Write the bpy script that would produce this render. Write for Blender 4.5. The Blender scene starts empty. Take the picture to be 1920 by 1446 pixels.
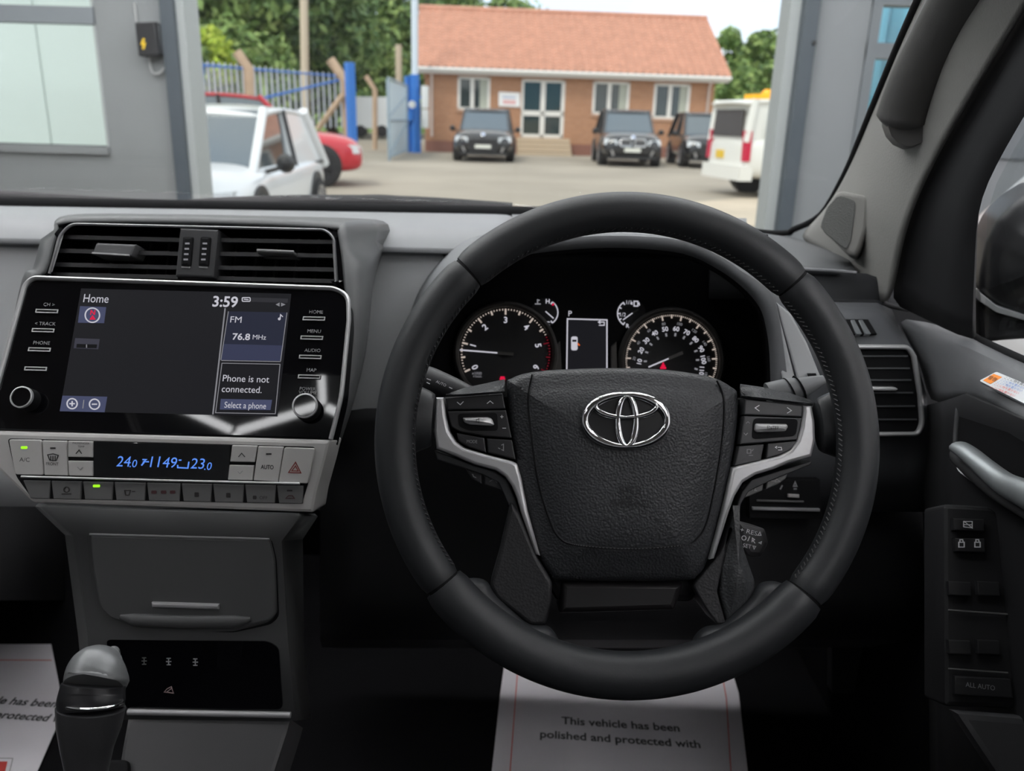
import bpy, bmesh, math, random
from mathutils import Vector, Matrix
random.seed(7)
sin, cos, PI = math.sin, math.cos, math.pi
D2R = PI / 180
scene = bpy.context.scene
COL = scene.collection

# ------------------------------------------------------------------ camera
CAM_H = 1.4
FPX = 1550.0
PITCH = 17.9 * D2R
ROLL = 1.7 * D2R
CAM = Vector((0, 0, CAM_H))
FW = Vector((0, cos(PITCH), -sin(PITCH)))
_r = Vector((1, 0, 0)); _u = Vector((0, sin(PITCH), cos(PITCH)))
RT = _r * cos(ROLL) + _u * sin(ROLL)
UP = _u * cos(ROLL) - _r * sin(ROLL)
cd = bpy.data.cameras.new('camera')
cam = bpy.data.objects.new('camera', cd)
COL.objects.link(cam)
cam.matrix_world = Matrix(((RT.x, UP.x, -FW.x, CAM.x), (RT.y, UP.y, -FW.y, CAM.y), (RT.z, UP.z, -FW.z, CAM.z), (0, 0, 0, 1)))
cd.sensor_fit = 'HORIZONTAL'
cd.sensor_width = 36.0
cd.lens = 36.0 * FPX / 1920.0
cd.clip_start = 0.02
cd.clip_end = 500
cd.dof.use_dof = True
cd.dof.focus_distance = 0.66
cd.dof.aperture_fstop = 8.0
scene.camera = cam

# ------------------------------------------------------------------ world, sun, exposure
SKY = 1.5
world = bpy.data.worlds.new('overcast_sky')
scene.world = world
world.use_nodes = True
nt = world.node_tree
nt.nodes.clear()
wo = nt.nodes.new('ShaderNodeOutputWorld')
bg = nt.nodes.new('ShaderNodeBackground')
tc = nt.nodes.new('ShaderNodeTexCoord')
no = nt.nodes.new('ShaderNodeTexNoise')
no.inputs['Scale'].default_value = 2.2
no.inputs['Detail'].default_value = 5
rp = nt.nodes.new('ShaderNodeValToRGB')
rp.color_ramp.elements[0].position = 0.40
rp.color_ramp.elements[0].color = (0.72, 0.84, 1.0, 1)
rp.color_ramp.elements[1].position = 0.52
rp.color_ramp.elements[1].color = (1.0, 1.0, 1.0, 1)
nt.links.new(tc.outputs['Generated'], no.inputs['Vector'])
nt.links.new(no.outputs['Fac'], rp.inputs['Fac'])
nt.links.new(rp.outputs['Color'], bg.inputs['Color'])
bg.inputs['Strength'].default_value = SKY
nt.links.new(bg.outputs['Background'], wo.inputs['Surface'])

sd = bpy.data.lights.new('sun', 'SUN')
sd.energy = 1.6
sd.angle = 12 * D2R
sd.color = (1.0, 0.95, 0.86)
sun = bpy.data.objects.new('sun', sd)
COL.objects.link(sun)
sun.rotation_euler = (38 * D2R, 0, -35 * D2R)

LED_STRENGTH = 32.0      # garage ceiling LED tubes
vs = scene.view_settings
vs.view_transform = 'Standard'
vs.look = 'None'
vs.gamma = 1.0
vs.use_curve_mapping = False
vs.exposure = 0.0

# ------------------------------------------------------------------ pixel rays and planes
def ray(px, py):
    return FW * FPX + RT * (px - 960.0) + UP * (723.0 - py)
def V(px, py, Y):
    d = ray(px, py); return CAM + d * (Y / d.y)
def VX(px, py, X):
    d = ray(px, py); return CAM + d * (X / d.x)
def VZ(px, py, z=0.0):
    d = ray(px, py); return CAM + d * ((z - CAM_H) / d.z)

class Pl:
    """a real flat surface in the place: origin, right, up, normal (towards the driver)"""
    def __init__(s, p0, lean=0.0, yaw=0.0, axes=None):
        s.o = Vector(p0)
        if axes:
            s.R, s.U = Vector(axes[0]).normalized(), Vector(axes[1]).normalized()
            s.N = s.R.cross(s.U).normalized()
        else:
            l, y = lean * D2R, yaw * D2R
            B = Vector((-sin(y), cos(y), 0)); Z = Vector((0, 0, 1))
            s.R = Vector((cos(y), sin(y), 0))
            s.U = B * sin(l) + Z * cos(l)
            s.N = -B * cos(l) + Z * sin(l)
    def at(s, px, py, h=0.0):
        d = ray(px, py); o = s.o + s.N * h
        return CAM + d * ((o - CAM).dot(s.N) / d.dot(s.N))
    def uv(s, px, py, h=0.0):
        q = s.at(px, py, h) - s.o
        return (q.dot(s.R), q.dot(s.U))
    def p(s, u, v, h=0.0):
        return s.o + s.R * u + s.U * v + s.N * h
    def mpp(s, px, py):
        return (s.at(px + 5, py) - s.at(px - 5, py)).length / 10.0

# ------------------------------------------------------------------ materials
def lin(c):
    if isinstance(c, str):
        c = [int(c[i:i + 2], 16) / 255 for i in (0, 2, 4)]
    return tuple(((v / 12.92) if v <= 0.04045 else ((v + 0.055) / 1.055) ** 2.4) for v in c[:3]) + (1.0,)
MATS = {}
def mat(name, col, rough=0.6, metal=0.0, spec=0.5, bump=None, vary=None, emit=None, coat=0.0, alpha=None):
    if name in MATS: return MATS[name]
    m = bpy.data.materials.new(name); m.use_nodes = True
    n = m.node_tree.nodes; l = m.node_tree.links
    b = n['Principled BSDF']
    c = lin(col) if isinstance(col, str) else tuple(col) + (1.0,)
    b.inputs['Base Color'].default_value = c
    b.inputs['Roughness'].default_value = rough
    b.inputs['Metallic'].default_value = metal
    b.inputs['Specular IOR Level'].default_value = spec
    b.inputs['Coat Weight'].default_value = coat
    if coat: b.inputs['Coat Roughness'].default_value = 0.05
    if emit:
        b.inputs['Emission Color'].default_value = lin(emit[0]) if isinstance(emit[0], str) else tuple(emit[0]) + (1.0,)
        b.inputs['Emission Strength'].default_value = emit[1]
    t = None
    if bump or vary:
        t = n.new('ShaderNodeTexCoord')
    if vary:                                   # (scale, amount): mottling of the thing's own colour
        v = n.new('ShaderNodeTexNoise'); v.inputs['Scale'].default_value = vary[0]; v.inputs['Detail'].default_value = 6
        l.new(t.outputs['Object'], v.inputs['Vector'])
        r = n.new('ShaderNodeValToRGB')
        a = vary[1]
        r.color_ramp.elements[0].position = 0.3; r.color_ramp.elements[1].position = 0.7
        c2 = lin(vary[2]) if len(vary) > 2 else None
        r.color_ramp.elements[0].color = tuple(x * (1 - a) for x in c[:3]) + (1,)
        r.color_ramp.elements[1].color = c2 or tuple(min(1, x * (1 + a)) for x in c[:3]) + (1,)
        l.new(v.outputs['Fac'], r.inputs['Fac']); l.new(r.outputs['Color'], b.inputs['Base Color'])
    if bump:                                   # (kind, scale, strength, distance)
        if bump[0] == 'leather':
            x = n.new('ShaderNodeTexVoronoi'); x.inputs['Scale'].default_value = bump[1]; x.feature = 'SMOOTH_F1'
            out = x.outputs['Distance']
        else:
            x = n.new('ShaderNodeTexNoise'); x.inputs['Scale'].default_value = bump[1]; x.inputs['Detail'].default_value = 4
            out = x.outputs['Fac']
        l.new(t.outputs['Object'], x.inputs['Vector'])
        bp = n.new('ShaderNodeBump'); bp.inputs['Strength'].default_value = bump[2]; bp.inputs['Distance'].default_value = bump[3]
        l.new(out, bp.inputs['Height']); l.new(bp.outputs['Normal'], b.inputs['Normal'])
    MATS[name] = m
    return m
def glass_mat(name, tint=(0.97, 0.985, 0.98), refl=0.05, rough=0.0):
    if name in MATS: return MATS[name]
    m = bpy.data.materials.new(name); m.use_nodes = True
    n = m.node_tree.nodes; l = m.node_tree.links; n.clear()
    o = n.new('ShaderNodeOutputMaterial'); mx = n.new('ShaderNodeMixShader')
    tr = n.new('ShaderNodeBsdfTransparent'); gl = n.new('ShaderNodeBsdfGlossy')
    tr.inputs['Color'].default_value = tuple(tint) + (1,); gl.inputs['Roughness'].default_value = rough
    mx.inputs[0].default_value = refl
    l.new(tr.outputs[0], mx.inputs[1]); l.new(gl.outputs[0], mx.inputs[2]); l.new(mx.outputs[0], o.inputs['Surface'])
    MATS[name] = m
    return m

# ------------------------------------------------------------------ object helpers
BASE = {}
def tag(o, label=None, cat=None, group=None, kind=None):
    if label: o['label'] = label
    if cat: o['category'] = cat
    if group: o['group'] = group
    if kind: o['kind'] = kind
    return o
def thing(name, label, cat, loc=(0, 0, 0), rotz=0.0, group=None):
    o = bpy.data.objects.new(name, None); COL.objects.link(o)
    o.location = loc; o.rotation_euler = (0, 0, rotz); o.empty_display_size = 0.05
    BASE[o.name] = Vector(loc) if rotz == 0 else None
    return tag(o, label, cat, group)
def base_of(parent):
    while parent is not None:
        if parent.name in BASE: return BASE[parent.name]
        parent = parent.parent
    return None
def mk(name, verts, faces, m, parent=None, smooth=40, local=False, fix=True, flat=0):
    me = bpy.data.meshes.new(name)
    off = Vector((0, 0, 0))
    if parent is not None and not local:
        b = base_of(parent)
        if b is not None: off = b
    vs_ = [Vector(v) - off for v in verts]
    loc = Vector((0, 0, 0))
    if parent is None:                       # top-level mesh: origin at the middle of its base
        lo = [min(v[i] for v in vs_) for i in range(3)]; hi = [max(v[i] for v in vs_) for i in range(3)]
        loc = Vector(((lo[0] + hi[0]) / 2, (lo[1] + hi[1]) / 2, lo[2]))
        vs_ = [v - loc for v in vs_]
    me.from_pydata([tuple(v) for v in vs_], [], faces)
    if fix:
        bm = bmesh.new(); bm.from_mesh(me)
        bmesh.ops.recalc_face_normals(bm, faces=bm.faces)
        bm.to_mesh(me); bm.free()
    me.materials.append(m)
    if smooth:
        me.polygons.foreach_set('use_smooth', [True] * len(me.polygons))
        me.set_sharp_from_angle(angle=smooth * D2R)
        for k in range(flat): me.polygons[len(faces) - 1 - k].use_smooth = False
    o = bpy.data.objects.new(name, me); COL.objects.link(o)
    o.location = loc
    if parent is not None: o.parent = parent
    else: BASE[o.name] = loc
    return o
def struct(o, label=None, cat=None):
    return tag(o, label, cat, kind='structure')
class MB:
    def __init__(s): s.v = []; s.f = []
    def add(s, v, f):
        k = len(s.v); s.v += [Vector(x) for x in v]; s.f += [tuple(i + k for i in q) for q in f]; return s
    def box(s, a, b):
        x0, y0, z0 = a; x1, y1, z1 = b
        return s.add([(x0, y0, z0), (x1, y0, z0), (x1, y1, z0), (x0, y1, z0), (x0, y0, z1), (x1, y0, z1), (x1, y1, z1), (x0, y1, z1)],
                     [(0, 3, 2, 1), (4, 5, 6, 7), (0, 1, 5, 4), (1, 2, 6, 5), (2, 3, 7, 6), (3, 0, 4, 7)])
    def hexa(s, lo, hi):                     # two quads joined
        return s.add(list(lo) + list(hi), [(3, 2, 1, 0), (4, 5, 6, 7), (0, 1, 5, 4), (1, 2, 6, 5), (2, 3, 7, 6), (3, 0, 4, 7)])
    def build(s, name, m, parent=None, **k): return mk(name, s.v, s.f, m, parent, **k)

def cr(pts, n=6, closed=False):
    """Catmull-Rom through points of any dimension"""
    P = [Vector(p) for p in pts]; out = []; N = len(P)
    rng = range(N) if closed else range(N - 1)
    for i in rng:
        if closed: p0, p1, p2, p3 = P[(i - 1) % N], P[i], P[(i + 1) % N], P[(i + 2) % N]
        else: p0, p1, p2, p3 = P[max(i - 1, 0)], P[i], P[i + 1], P[min(i + 2, N - 1)]
        for k in range(n):
            t = k / n
            out.append(0.5 * ((2 * p1) + (p2 - p0) * t + (2 * p0 - 5 * p1 + 4 * p2 - p3) * t * t + (3 * p1 - p0 - 3 * p2 + p3) * t ** 3))
    if not closed: out.append(P[-1].copy())
    return out
def rc(pts, r, n=4):
    """round the corners of a polygon (2D)"""
    P = [Vector(p[:2]) for p in pts]; N = len(P); out = []
    rr = r if isinstance(r, (list, tuple)) else [r] * N
    for i in range(N):
        a, b, c = P[i - 1], P[i], P[(i + 1) % N]
        d1 = (a - b); d2 = (c - b); q = min(rr[i], d1.length * 0.49, d2.length * 0.49)
        if q <= 0: out.append(b); continue
        s, e = b + d1.normalized() * q, b + d2.normalized() * q
        for k in range(n + 1):
            t = k / n
            out.append((1 - t) ** 2 * s + 2 * t * (1 - t) * b + t * t * e)
    return out
def area2(P):
    return sum(P[i - 1][0] * P[i][1] - P[i][0] * P[i - 1][1] for i in range(len(P))) / 2
def ccw(P):
    P = [Vector(p[:2]) for p in P]
    Q = []
    for p in P:
        if not Q or (p - Q[-1]).length > 1e-6: Q.append(p)
    if len(Q) > 1 and (Q[0] - Q[-1]).length < 1e-6: Q.pop()
    return Q if area2(Q) > 0 else Q[::-1]
def inset(P, d):
    out = []; N = len(P)
    for i in range(N):
        a, b, c = P[i - 1], P[i], P[(i + 1) % N]
        e1 = (b - a); e2 = (c - b)
        if e1.length < 1e-9 or e2.length < 1e-9: out.append(b.copy()); continue
        n1 = Vector((-e1.y, e1.x)).normalized(); n2 = Vector((-e2.y, e2.x)).normalized()
        m = n1 + n2
        if m.length < 1e-6: out.append(b + n1 * d); continue
        m.normalize(); k = max(0.5, m.dot(n1))
        out.append(b + m * (d / k))
    for _ in range(6):                         # corners tighter than the inset fold over: draw them together
        bad = [i for i in range(N) if (out[(i + 1) % N] - out[i]).dot(P[(i + 1) % N] - P[i]) < -1e-14]
        if not bad: break
        S = set(bad); used = set()
        for i in bad:
            if i in used: continue
            s = i
            while (s - 1) % N in S and (s - 1) % N != i: s = (s - 1) % N
            run = [s]
            while run[-1] in S and len(run) < N:
                used.add(run[-1]); run.append((run[-1] + 1) % N)
            q0, q1 = run[0], run[-1]           # meet where the two neighbouring sides cross
            A, B = out[q0], P[q0] - P[q0 - 1]; C, D = out[q1], P[(q1 + 1) % N] - P[q1]
            den = B.x * D.y - B.y * D.x
            mid = (A + C) / 2
            if abs(den) > 1e-9 * (B.length * D.length + 1e-12):
                t = ((C.x - A.x) * D.y - (C.y - A.y) * D.x) / den
                X = A + B * t
                if (X - mid).length < 2 * abs(d): mid = X
            for k in run: out[k] = mid.copy()
    return out
def prism_vf(pl, P, h0, h1, bev=0.0, seg=2):
    P = ccw(P); N = len(P); loops = [(P, h0)]
    if bev:
        loops.append((P, h1 - bev))
        for k in range(1, seg + 1):
            a = k / seg * PI / 2
            loops.append((inset(P, bev * (1 - cos(a))), h1 - bev * (1 - sin(a))))
    else: loops.append((P, h1))
    v = []; f = []
    for L, h in loops: v += [pl.p(q[0], q[1], h) for q in L]
    for k in range(len(loops) - 1):
        for i in range(N):
            j = (i + 1) % N
            f.append((k * N + i, k * N + j, (k + 1) * N + j, (k + 1) * N + i))
    f.append(tuple(range(N))[::-1]); f.append(tuple((len(loops) - 1) * N + i for i in range(N)))
    return v, f
def prism(name, pl, pts, h0, h1, m, parent=None, bev=0.0, r=0, uvp=False, seg=2, smooth=40, n=4):
    """polygon given in photo pixels on plane pl, extruded h0..h1 along the normal"""
    if r: pts = rc(pts, r, n)
    P = pts if uvp else [pl.uv(q[0], q[1], h1) for q in pts]
    v, f = prism_vf(pl, P, h0, h1, bev, seg)
    return mk(name, v, f, m, parent, smooth=smooth, flat=2)
def pillow(name, pl, pts, h0, h1, dome, m, parent=None, r=0, rings=6, uvp=False, edge=0.003, pw=2.0):
    """padded cushion-like face: rim at h1, swelling by dome at the middle"""
    if r: pts = rc(pts, r)
    P = ccw(pts if uvp else [pl.uv(q[0], q[1], h1) for q in pts]); N = len(P)
    c = sum(P, Vector((0, 0))) / N
    loops = [(P, h0), (P, h1 - edge)]
    for k in range(1, 4):
        a = k / 3 * PI / 2
        loops.append((inset(P, edge * (1 - cos(a))), h1 - edge * (1 - sin(a))))
    Q = loops[-1][0]
    for k in range(1, rings):
        s = 1 - k / rings
        loops.append(([c + (q - c) * s for q in Q], h1 + dome * (1 - s ** pw)))
    v = []; f = []
    for L, h in loops: v += [pl.p(q[0], q[1], h) for q in L]
    K = len(loops)
    for k in range(K - 1):
        for i in range(N):
            j = (i + 1) % N
            f.append((k * N + i, k * N + j, (k + 1) * N + j, (k + 1) * N + i))
    v.append(pl.p(c.x, c.y, h1 + dome))
    for i in range(N): f.append(((K - 1) * N + i, (K - 1) * N + (i + 1) % N, K * N))
    f.append(tuple(range(N))[::-1])
    return mk(name, v, f, m, parent, smooth=50)
def sweep_vf(path, ra, rb=None, nrm=None, closed=False, seg=10, cap=True):
    """tube along a 3D path; ra = half-size across, rb = half-size along nrm; both may be lists"""
    P = [Vector(p) for p in path]; N = len(P); v = []; f = []
    last = None
    for i in range(N):
        a = P[(i - 1) % N] if (closed or i > 0) else P[i]
        b = P[(i + 1) % N] if (closed or i < N - 1) else P[i]
        T = (b - a).normalized()
        if nrm is not None: nn = Vector(nrm[i] if isinstance(nrm, list) else nrm)
        else: nn = last if last is not None else (Vector((0, 0, 1)) if abs(T.z) < 0.9 else Vector((1, 0, 0)))
        S = T.cross(nn); S = S.normalized() if S.length > 1e-6 else Vector((1, 0, 0))
        Nn = S.cross(T).normalized(); last = Nn
        x = ra[i] if isinstance(ra, (list, tuple)) else ra
        y = x if rb is None else (rb[i] if isinstance(rb, (list, tuple)) else rb)
        for k in range(seg):
            t = 2 * PI * k / seg
            v.append(P[i] + S * (x * cos(t)) + Nn * (y * sin(t)))
    M = N if closed else N - 1
    for i in range(M):
        j = (i + 1) % N
        for k in range(seg):
            l = (k + 1) % seg
            f.append((i * seg + k, i * seg + l, j * seg + l, j * seg + k))
    if not closed and cap:
        f.append(tuple(range(seg))); f.append(tuple((N - 1) * seg + k for k in range(seg))[::-1])
    return v, f
def sweep(name, path, ra, m, parent=None, rb=None, nrm=None, closed=False, seg=10, smooth=60, **k):
    v, f = sweep_vf(path, ra, rb, nrm, closed, seg)
    return mk(name, v, f, m, parent, smooth=smooth, **k)
def loft(name, rows, m, parent=None, thick=0.0, sub=0, closed=False, smooth=50, local=False, off=-1):
    N = len(rows[0]); v = [p for r in rows for p in r]; f = []
    for i in range(len(rows) - 1):
        for k in range(N if closed else N - 1):
            l = (k + 1) % N
            f.append((i * N + k, i * N + l, (i + 1) * N + l, (i + 1) * N + k))
    o = mk(name, v, f, m, parent, smooth=smooth, local=local)
    if sub:
        s = o.modifiers.new('subdivision', 'SUBSURF'); s.levels = sub; s.render_levels = sub
    if thick:
        s = o.modifiers.new('solidify', 'SOLIDIFY'); s.thickness = thick; s.offset = off
    return o
def lathe_vf(o, ax, prof, seg=24):
    """prof = [(radius, height)] round axis ax at o"""
    A = Vector(ax).normalized(); S = A.orthogonal().normalized(); T = A.cross(S); v = []; f = []
    for r, h in prof:
        for k in range(seg):
            t = 2 * PI * k / seg
            v.append(Vector(o) + A * h + S * (r * cos(t)) + T * (r * sin(t)))
    for i in range(len(prof) - 1):
        for k in range(seg):
            l = (k + 1) % seg
            f.append((i * seg + k, i * seg + l, (i + 1) * seg + l, (i + 1) * seg + k))
    f.append(tuple(range(seg))[::-1]); f.append(tuple((len(prof) - 1) * seg + k for k in range(seg)))
    return v, f
def lathe(name, o, ax, prof, m, parent=None, seg=24, **k):
    v, f = lathe_vf(o, ax, prof, seg); return mk(name, v, f, m, parent, **k)
def stroke_vf(pl, pts, w, h0, h1, closed=False, uvp=False):
    """flat drawn line of width w (pixels, or metres with uvp)"""
    P = [Vector(p[:2]) if uvp else Vector(pl.uv(p[0], p[1], h1)) for p in pts]
    if not uvp: w = w * pl.mpp(pts[0][0], pts[0][1])
    N = len(P); L = []; Rr = []
    for i in range(N):
        a = P[i - 1] if (closed or i > 0) else P[i]; c = P[(i + 1) % N] if (closed or i < N - 1) else P[i]
        d1 = (P[i] - a); d2 = (c - P[i])
        d1 = d1.normalized() if d1.length > 1e-9 else d2.normalized(); d2 = d2.normalized() if d2.length > 1e-9 else d1
        m_ = (d1 + d2); m_ = m_.normalized() if m_.length > 1e-6 else d1
        n = Vector((-m_.y, m_.x)); k = max(0.5, n.dot(Vector((-d1.y, d1.x))))
        L.append(P[i] + n * (w / 2 / k)); Rr.append(P[i] - n * (w / 2 / k))
    v = []; f = []
    for h in (h0, h1):
        v += [pl.p(q.x, q.y, h) for q in L]; v += [pl.p(q.x, q.y, h) for q in Rr]
    for i in range(N if closed else N - 1):
        j = (i + 1) % N
        f += [(2 * N + i, 2 * N + j, 3 * N + j, 3 * N + i), (i, j, 2 * N + j, 2 * N + i), (N + j, N + i, 3 * N + i, 3 * N + j), (j, i, N + i, N + j)]
    return v, f
def strokes(name, pl, lines, w, m, parent, h=0.0, t=0.0004, uvp=False):
    b = MB()
    for L in lines:
        closed = False
        if L and L[-1] == 'c': L = L[:-1]; closed = True
        b.add(*stroke_vf(pl, L, w, h, h + t, closed, uvp))
    return mk(name, b.v, b.f, m, parent, smooth=0)
def circ(cx, cy, r, n=20, ry=None, a0=0.0, a1=360.0):
    full = abs(a1 - a0) >= 360
    k = n if full else n + 1
    return [(cx + r * cos((a0 + (a1 - a0) * i / n) * D2R), cy - (ry or r) * sin((a0 + (a1 - a0) * i / n) * D2R)) for i in range(k)]

_tc = {}
def text_vf(s, shear=0.0, bold=0.0, space=1.0):
    key = (s, shear, bold, space)
    if key in _tc: return _tc[key]
    cu = bpy.data.curves.new('lettering', 'FONT')
    cu.body = s; cu.size = 1.0; cu.shear = shear; cu.offset = bold; cu.space_character = space; cu.resolution_u = 3
    o = bpy.data.objects.new('lettering', cu)
    me = o.to_mesh()
    v = [tuple(x.co) for x in me.vertices]; f = [tuple(p.vertices) for p in me.polygons]
    o.to_mesh_clear(); bpy.data.objects.remove(o); bpy.data.curves.remove(cu)
    _tc[key] = (v, f)
    return v, f
CAPH = None
def text(s, pl, px, py, hpx, m, parent, h=0.0, align='C', shear=0.0, bold=0.0, rot=0.0, wpx=None, name='lettering', t=0.0004, space=1.0):
    """lettering on plane pl; (px,py) centre (or left end with align L) of the line in the photo, cap height hpx"""
    global CAPH
    if CAPH is None:
        vv, _ = text_vf('H'); CAPH = max(q[1] for q in vv)
    v, f = text_vf(s, shear, bold, space)
    if not v: return None
    k = hpx * pl.mpp(px, py) / CAPH
    x0 = min(q[0] for q in v); x1 = max(q[0] for q in v)
    kx = k if not wpx else wpx * pl.mpp(px, py) / (x1 - x0)
    ax = {'C': (x0 + x1) / 2, 'L': x0, 'R': x1}[align]
    u0, v0 = pl.uv(px, py, h + t)
    c, sn = cos(rot * D2R), sin(rot * D2R)
    out = []
    for q in v:
        x = (q[0] - ax) * kx; y = (q[1] - CAPH / 2) * k
        out.append(pl.p(u0 + x * c - y * sn, v0 + x * sn + y * c, h + t))
    return mk(name, out, f, m, parent, smooth=0, fix=False)

# ================================================================== GARAGE SHELL
M_WALL = mat('wall_paint', (0.222, 0.234, 0.24), 0.7, vary=(1.5, 0.05))
M_STEEL = mat('dark_steel', (0.068, 0.084, 0.10), 0.45)
M_EDGE = mat('light_edge', (0.36, 0.385, 0.385), 0.5)
M_CONC = mat('concrete', (0.33, 0.30, 0.26), 0.85, vary=(1.2, 0.15))
M_CEIL = mat('ceiling_paint', (0.04, 0.04, 0.04), 0.9)
M_WHITE = mat('white_paint', (0.75, 0.76, 0.75), 0.5)
M_BLACK = mat('black_plastic', (0.012, 0.012, 0.014), 0.5)
M_GLASSW = glass_mat('window_pane_glass', (0.93, 0.97, 0.96), 0.06)

WY = 4.6
PW = Pl((0, WY, 0), 0, 0)
def pu(px, py): return PW.uv(px, py)[0]
def pv(px, py): return PW.uv(px, py)[1]
uL = pu(322, 190); uL2 = pu(346, 190); uL3 = pu(360, 190)
uR3 = pu(1463, 190); uR2 = pu(1483, 190); uR = pu(1510, 190)
TOP = 3.4
def wbox(x0, x1, z0, z1, y0, y1): return MB().box((x0, y0, z0), (x1, y1, z1))
# left of the opening, with a big window
uwl = pu(193, 160); vsill = pv(100, 272); vb0 = pv(80, 43); vb1 = pv(80, 11)
w = MB().box((-5.2, WY, 0), (uL, WY + .12, vsill)).box((uwl, WY, vsill), (uL, WY + .12, TOP)).box((-5.2, WY, 2.9), (uwl, WY + .12, TOP)).box((-5.2, WY, vsill), (-4.8, WY + .12, 2.9))
struct(w.build('wall_left', M_WALL), 'grey painted garage wall beside the open doorway, with a large pale window', 'wall')
win = thing('window_1', 'large pale window with a dark grey bar in the garage wall', 'window', ((uwl - 4.8) / 2, WY + .06, vsill)); win['kind'] = 'structure'
fr = MB().box((-4.8, WY - .02, vb0), (uwl, WY + .07, vb1))
fr.build('transom_bar', mat('window_bar_grey', (0.2, 0.22, 0.24), 0.5), win)
MB().box((-4.8, WY - .03, vsill - .04), (uwl, WY + .1, vsill)).build('window_sill', M_WALL, win)
MB().box((uwl - .015, WY - .005, vsill), (uwl, WY + .1, 2.9)).build('window_reveal', M_EDGE, win)
for z0, z1 in ((vsill, vb0), (vb1, 2.9)):
    MB().box((-4.8, WY + .045, z0), (uwl, WY + .051, z1)).build('pane', M_GLASSW, win)
# what stands outside that window: pale cladding
cl = thing('clad_outbuilding', 'pale panel-clad outbuilding seen through the garage window', 'building', (-5.2, 6.6, 0))
M_CLAD = mat('pale_cladding', (0.82, 0.86, 0.84), 0.6)
xs = [-8.2, -6.9, -5.6, -4.35, -3.6, -2.75]
for a_, b_ in zip(xs[:-1], xs[1:]):
    MB().box((a_ + .006, 6.6, 0), (b_ - .006, 6.68, 3.6)).build('cladding_panel', M_CLAD, cl)
# right of the opening, with a framed window
u_f = pu(1643, 60); u_p = pu(1656, 45); u_p2 = pu(1620, 180)
vr0 = pv(1620, 245); vr1 = pv(1640, 110); vr2 = pv(1660, 81); vr3 = pv(1690, 11)
up_ = (u_p + u_p2) / 2
w = MB().box((uR, WY, 0), (up_ - .05, WY + .12, TOP)).box((up_ - .05, WY, 0), (3.8, WY + .12, vr0 - .12)).box((up_ - .05, WY, vr3 + .09), (3.8, WY + .12, TOP))
struct(w.build('wall_right', mat('wall_paint_cool', (0.225, 0.237, 0.25), 0.7, vary=(1.5, 0.04))), 'plain grey garage wall beside the open doorway, next to the windscreen pillar', 'wall')
win2 = thing('window_2', 'dark framed window with two blue-looking panes behind the windscreen pillar', 'window', (up_ + .5, WY + .06, vr0)); win2['kind'] = 'structure'
fm = MB().box((up_ - .05, WY - .02, vr1), (2.4, WY + .08, vr2)).box((up_ - .05, WY - .02, vr3), (2.4, WY + .08, vr3 + .09)).box((up_ - .05, WY - .021, vr0 - .12), (up_, WY + .079, vr3 + .091)).box((2.4, WY - .022, vr0 - .12), (3.8, WY + .078, vr3 + .092))
fm.build('window_frame', mat('frame_grey', (0.16, 0.175, 0.19), 0.5), win2)
MB().box((up_, WY + .03, vr0 - .12), (2.4, WY + .036, vr1)).build('pane', M_GLASSW, win2)
MB().box((up_, WY + .03, vr2), (2.4, WY + .036, vr3)).build('pane', M_GLASSW, win2)
# blue corrugated shed beyond
sh = thing('blue_shed', 'pale blue corrugated shed outside the framed window', 'building', (6.2, 8.5, 0))
pts = []; n = 0
x = 3.2
prof = []
while x < 9.2:
    prof += [(x, 0), (x + .10, 0), (x + .14, -.04), (x + .20, -.04), (x + .24, 0)]; x += .24
zb = V(1605, 247, 8.5).z
rows = [[(q[0], 8.5 + q[1], zz) for q in prof] for zz in (zb, 4.2)]
loft('corrugated_sheet', rows, mat('pale_blue_sheet', (0.16, 0.52, 0.74), 0.5), sh, thick=.02)
MB().box((3.2, 8.4, 0), (9.2, 8.6, zb)).build('plinth', mat('cream_block', (0.70, 0.60, 0.42), 0.8), sh)
# door frame steel
struct(MB().box((uL, WY - .05, 0), (uL2, WY + .16, TOP)).build('trim_1', M_STEEL), 'dark steel door frame post near the black control box', 'door frame')
struct(MB().box((uL2, WY - .01, 0), (uL3, WY + .2, TOP)).build('trim_2', M_EDGE), 'light edge strip of the doorway beside the white car', 'door frame')
jr = MB().box((uR2, WY - .05, 0), (uR, WY + .16, TOP))
struct(jr.build('trim_3', M_STEEL), 'dark steel door frame post beside the white van', 'door frame')
struct(MB().box((uR3, WY + .02, 0), (uR2, WY + .2, TOP)).build('trim_4', M_EDGE), 'light edge strip of the doorway touching the white van', 'door frame')
struct(MB().box((uL, WY, 2.75), (uR, WY + .12, TOP)).build('wall_front', M_WALL), 'grey wall above the garage doorway', 'wall')
bolts = tag(mk('bolt', *lathe_vf((pu(1520, 82), WY - .05, pv(1507, 82)), (0, -1, 0), [(.012, 0), (.012, .008), (.006, .012)], 10), M_BLACK), 'small bolt on the dark door frame post', 'bolt')
struct(MB().box((-5.2, -6, -.02), (3.8, WY + .12, 0)).build('floor', M_CONC), 'concrete garage floor', 'floor')
struct(MB().box((-5.2, -6, TOP), (3.8, WY + .12, TOP + .1)).build('ceiling', M_CEIL), 'dark garage ceiling above the car', 'ceiling')
struct(MB().box((-5.3, -6, 0), (-5.2, WY, TOP)).build('wall_side_left', M_WALL), 'side wall of the garage', 'wall')
struct(MB().box((3.8, -6, 0), (3.9, WY, TOP)).build('wall_side_right', M_WHITE), 'pale side wall of the garage beyond the door mirror', 'wall')
struct(MB().box((-5.2, -6.1, 0), (3.8, -6, TOP)).build('wall_back', M_WALL), 'back wall of the garage behind the car', 'wall')
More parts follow.
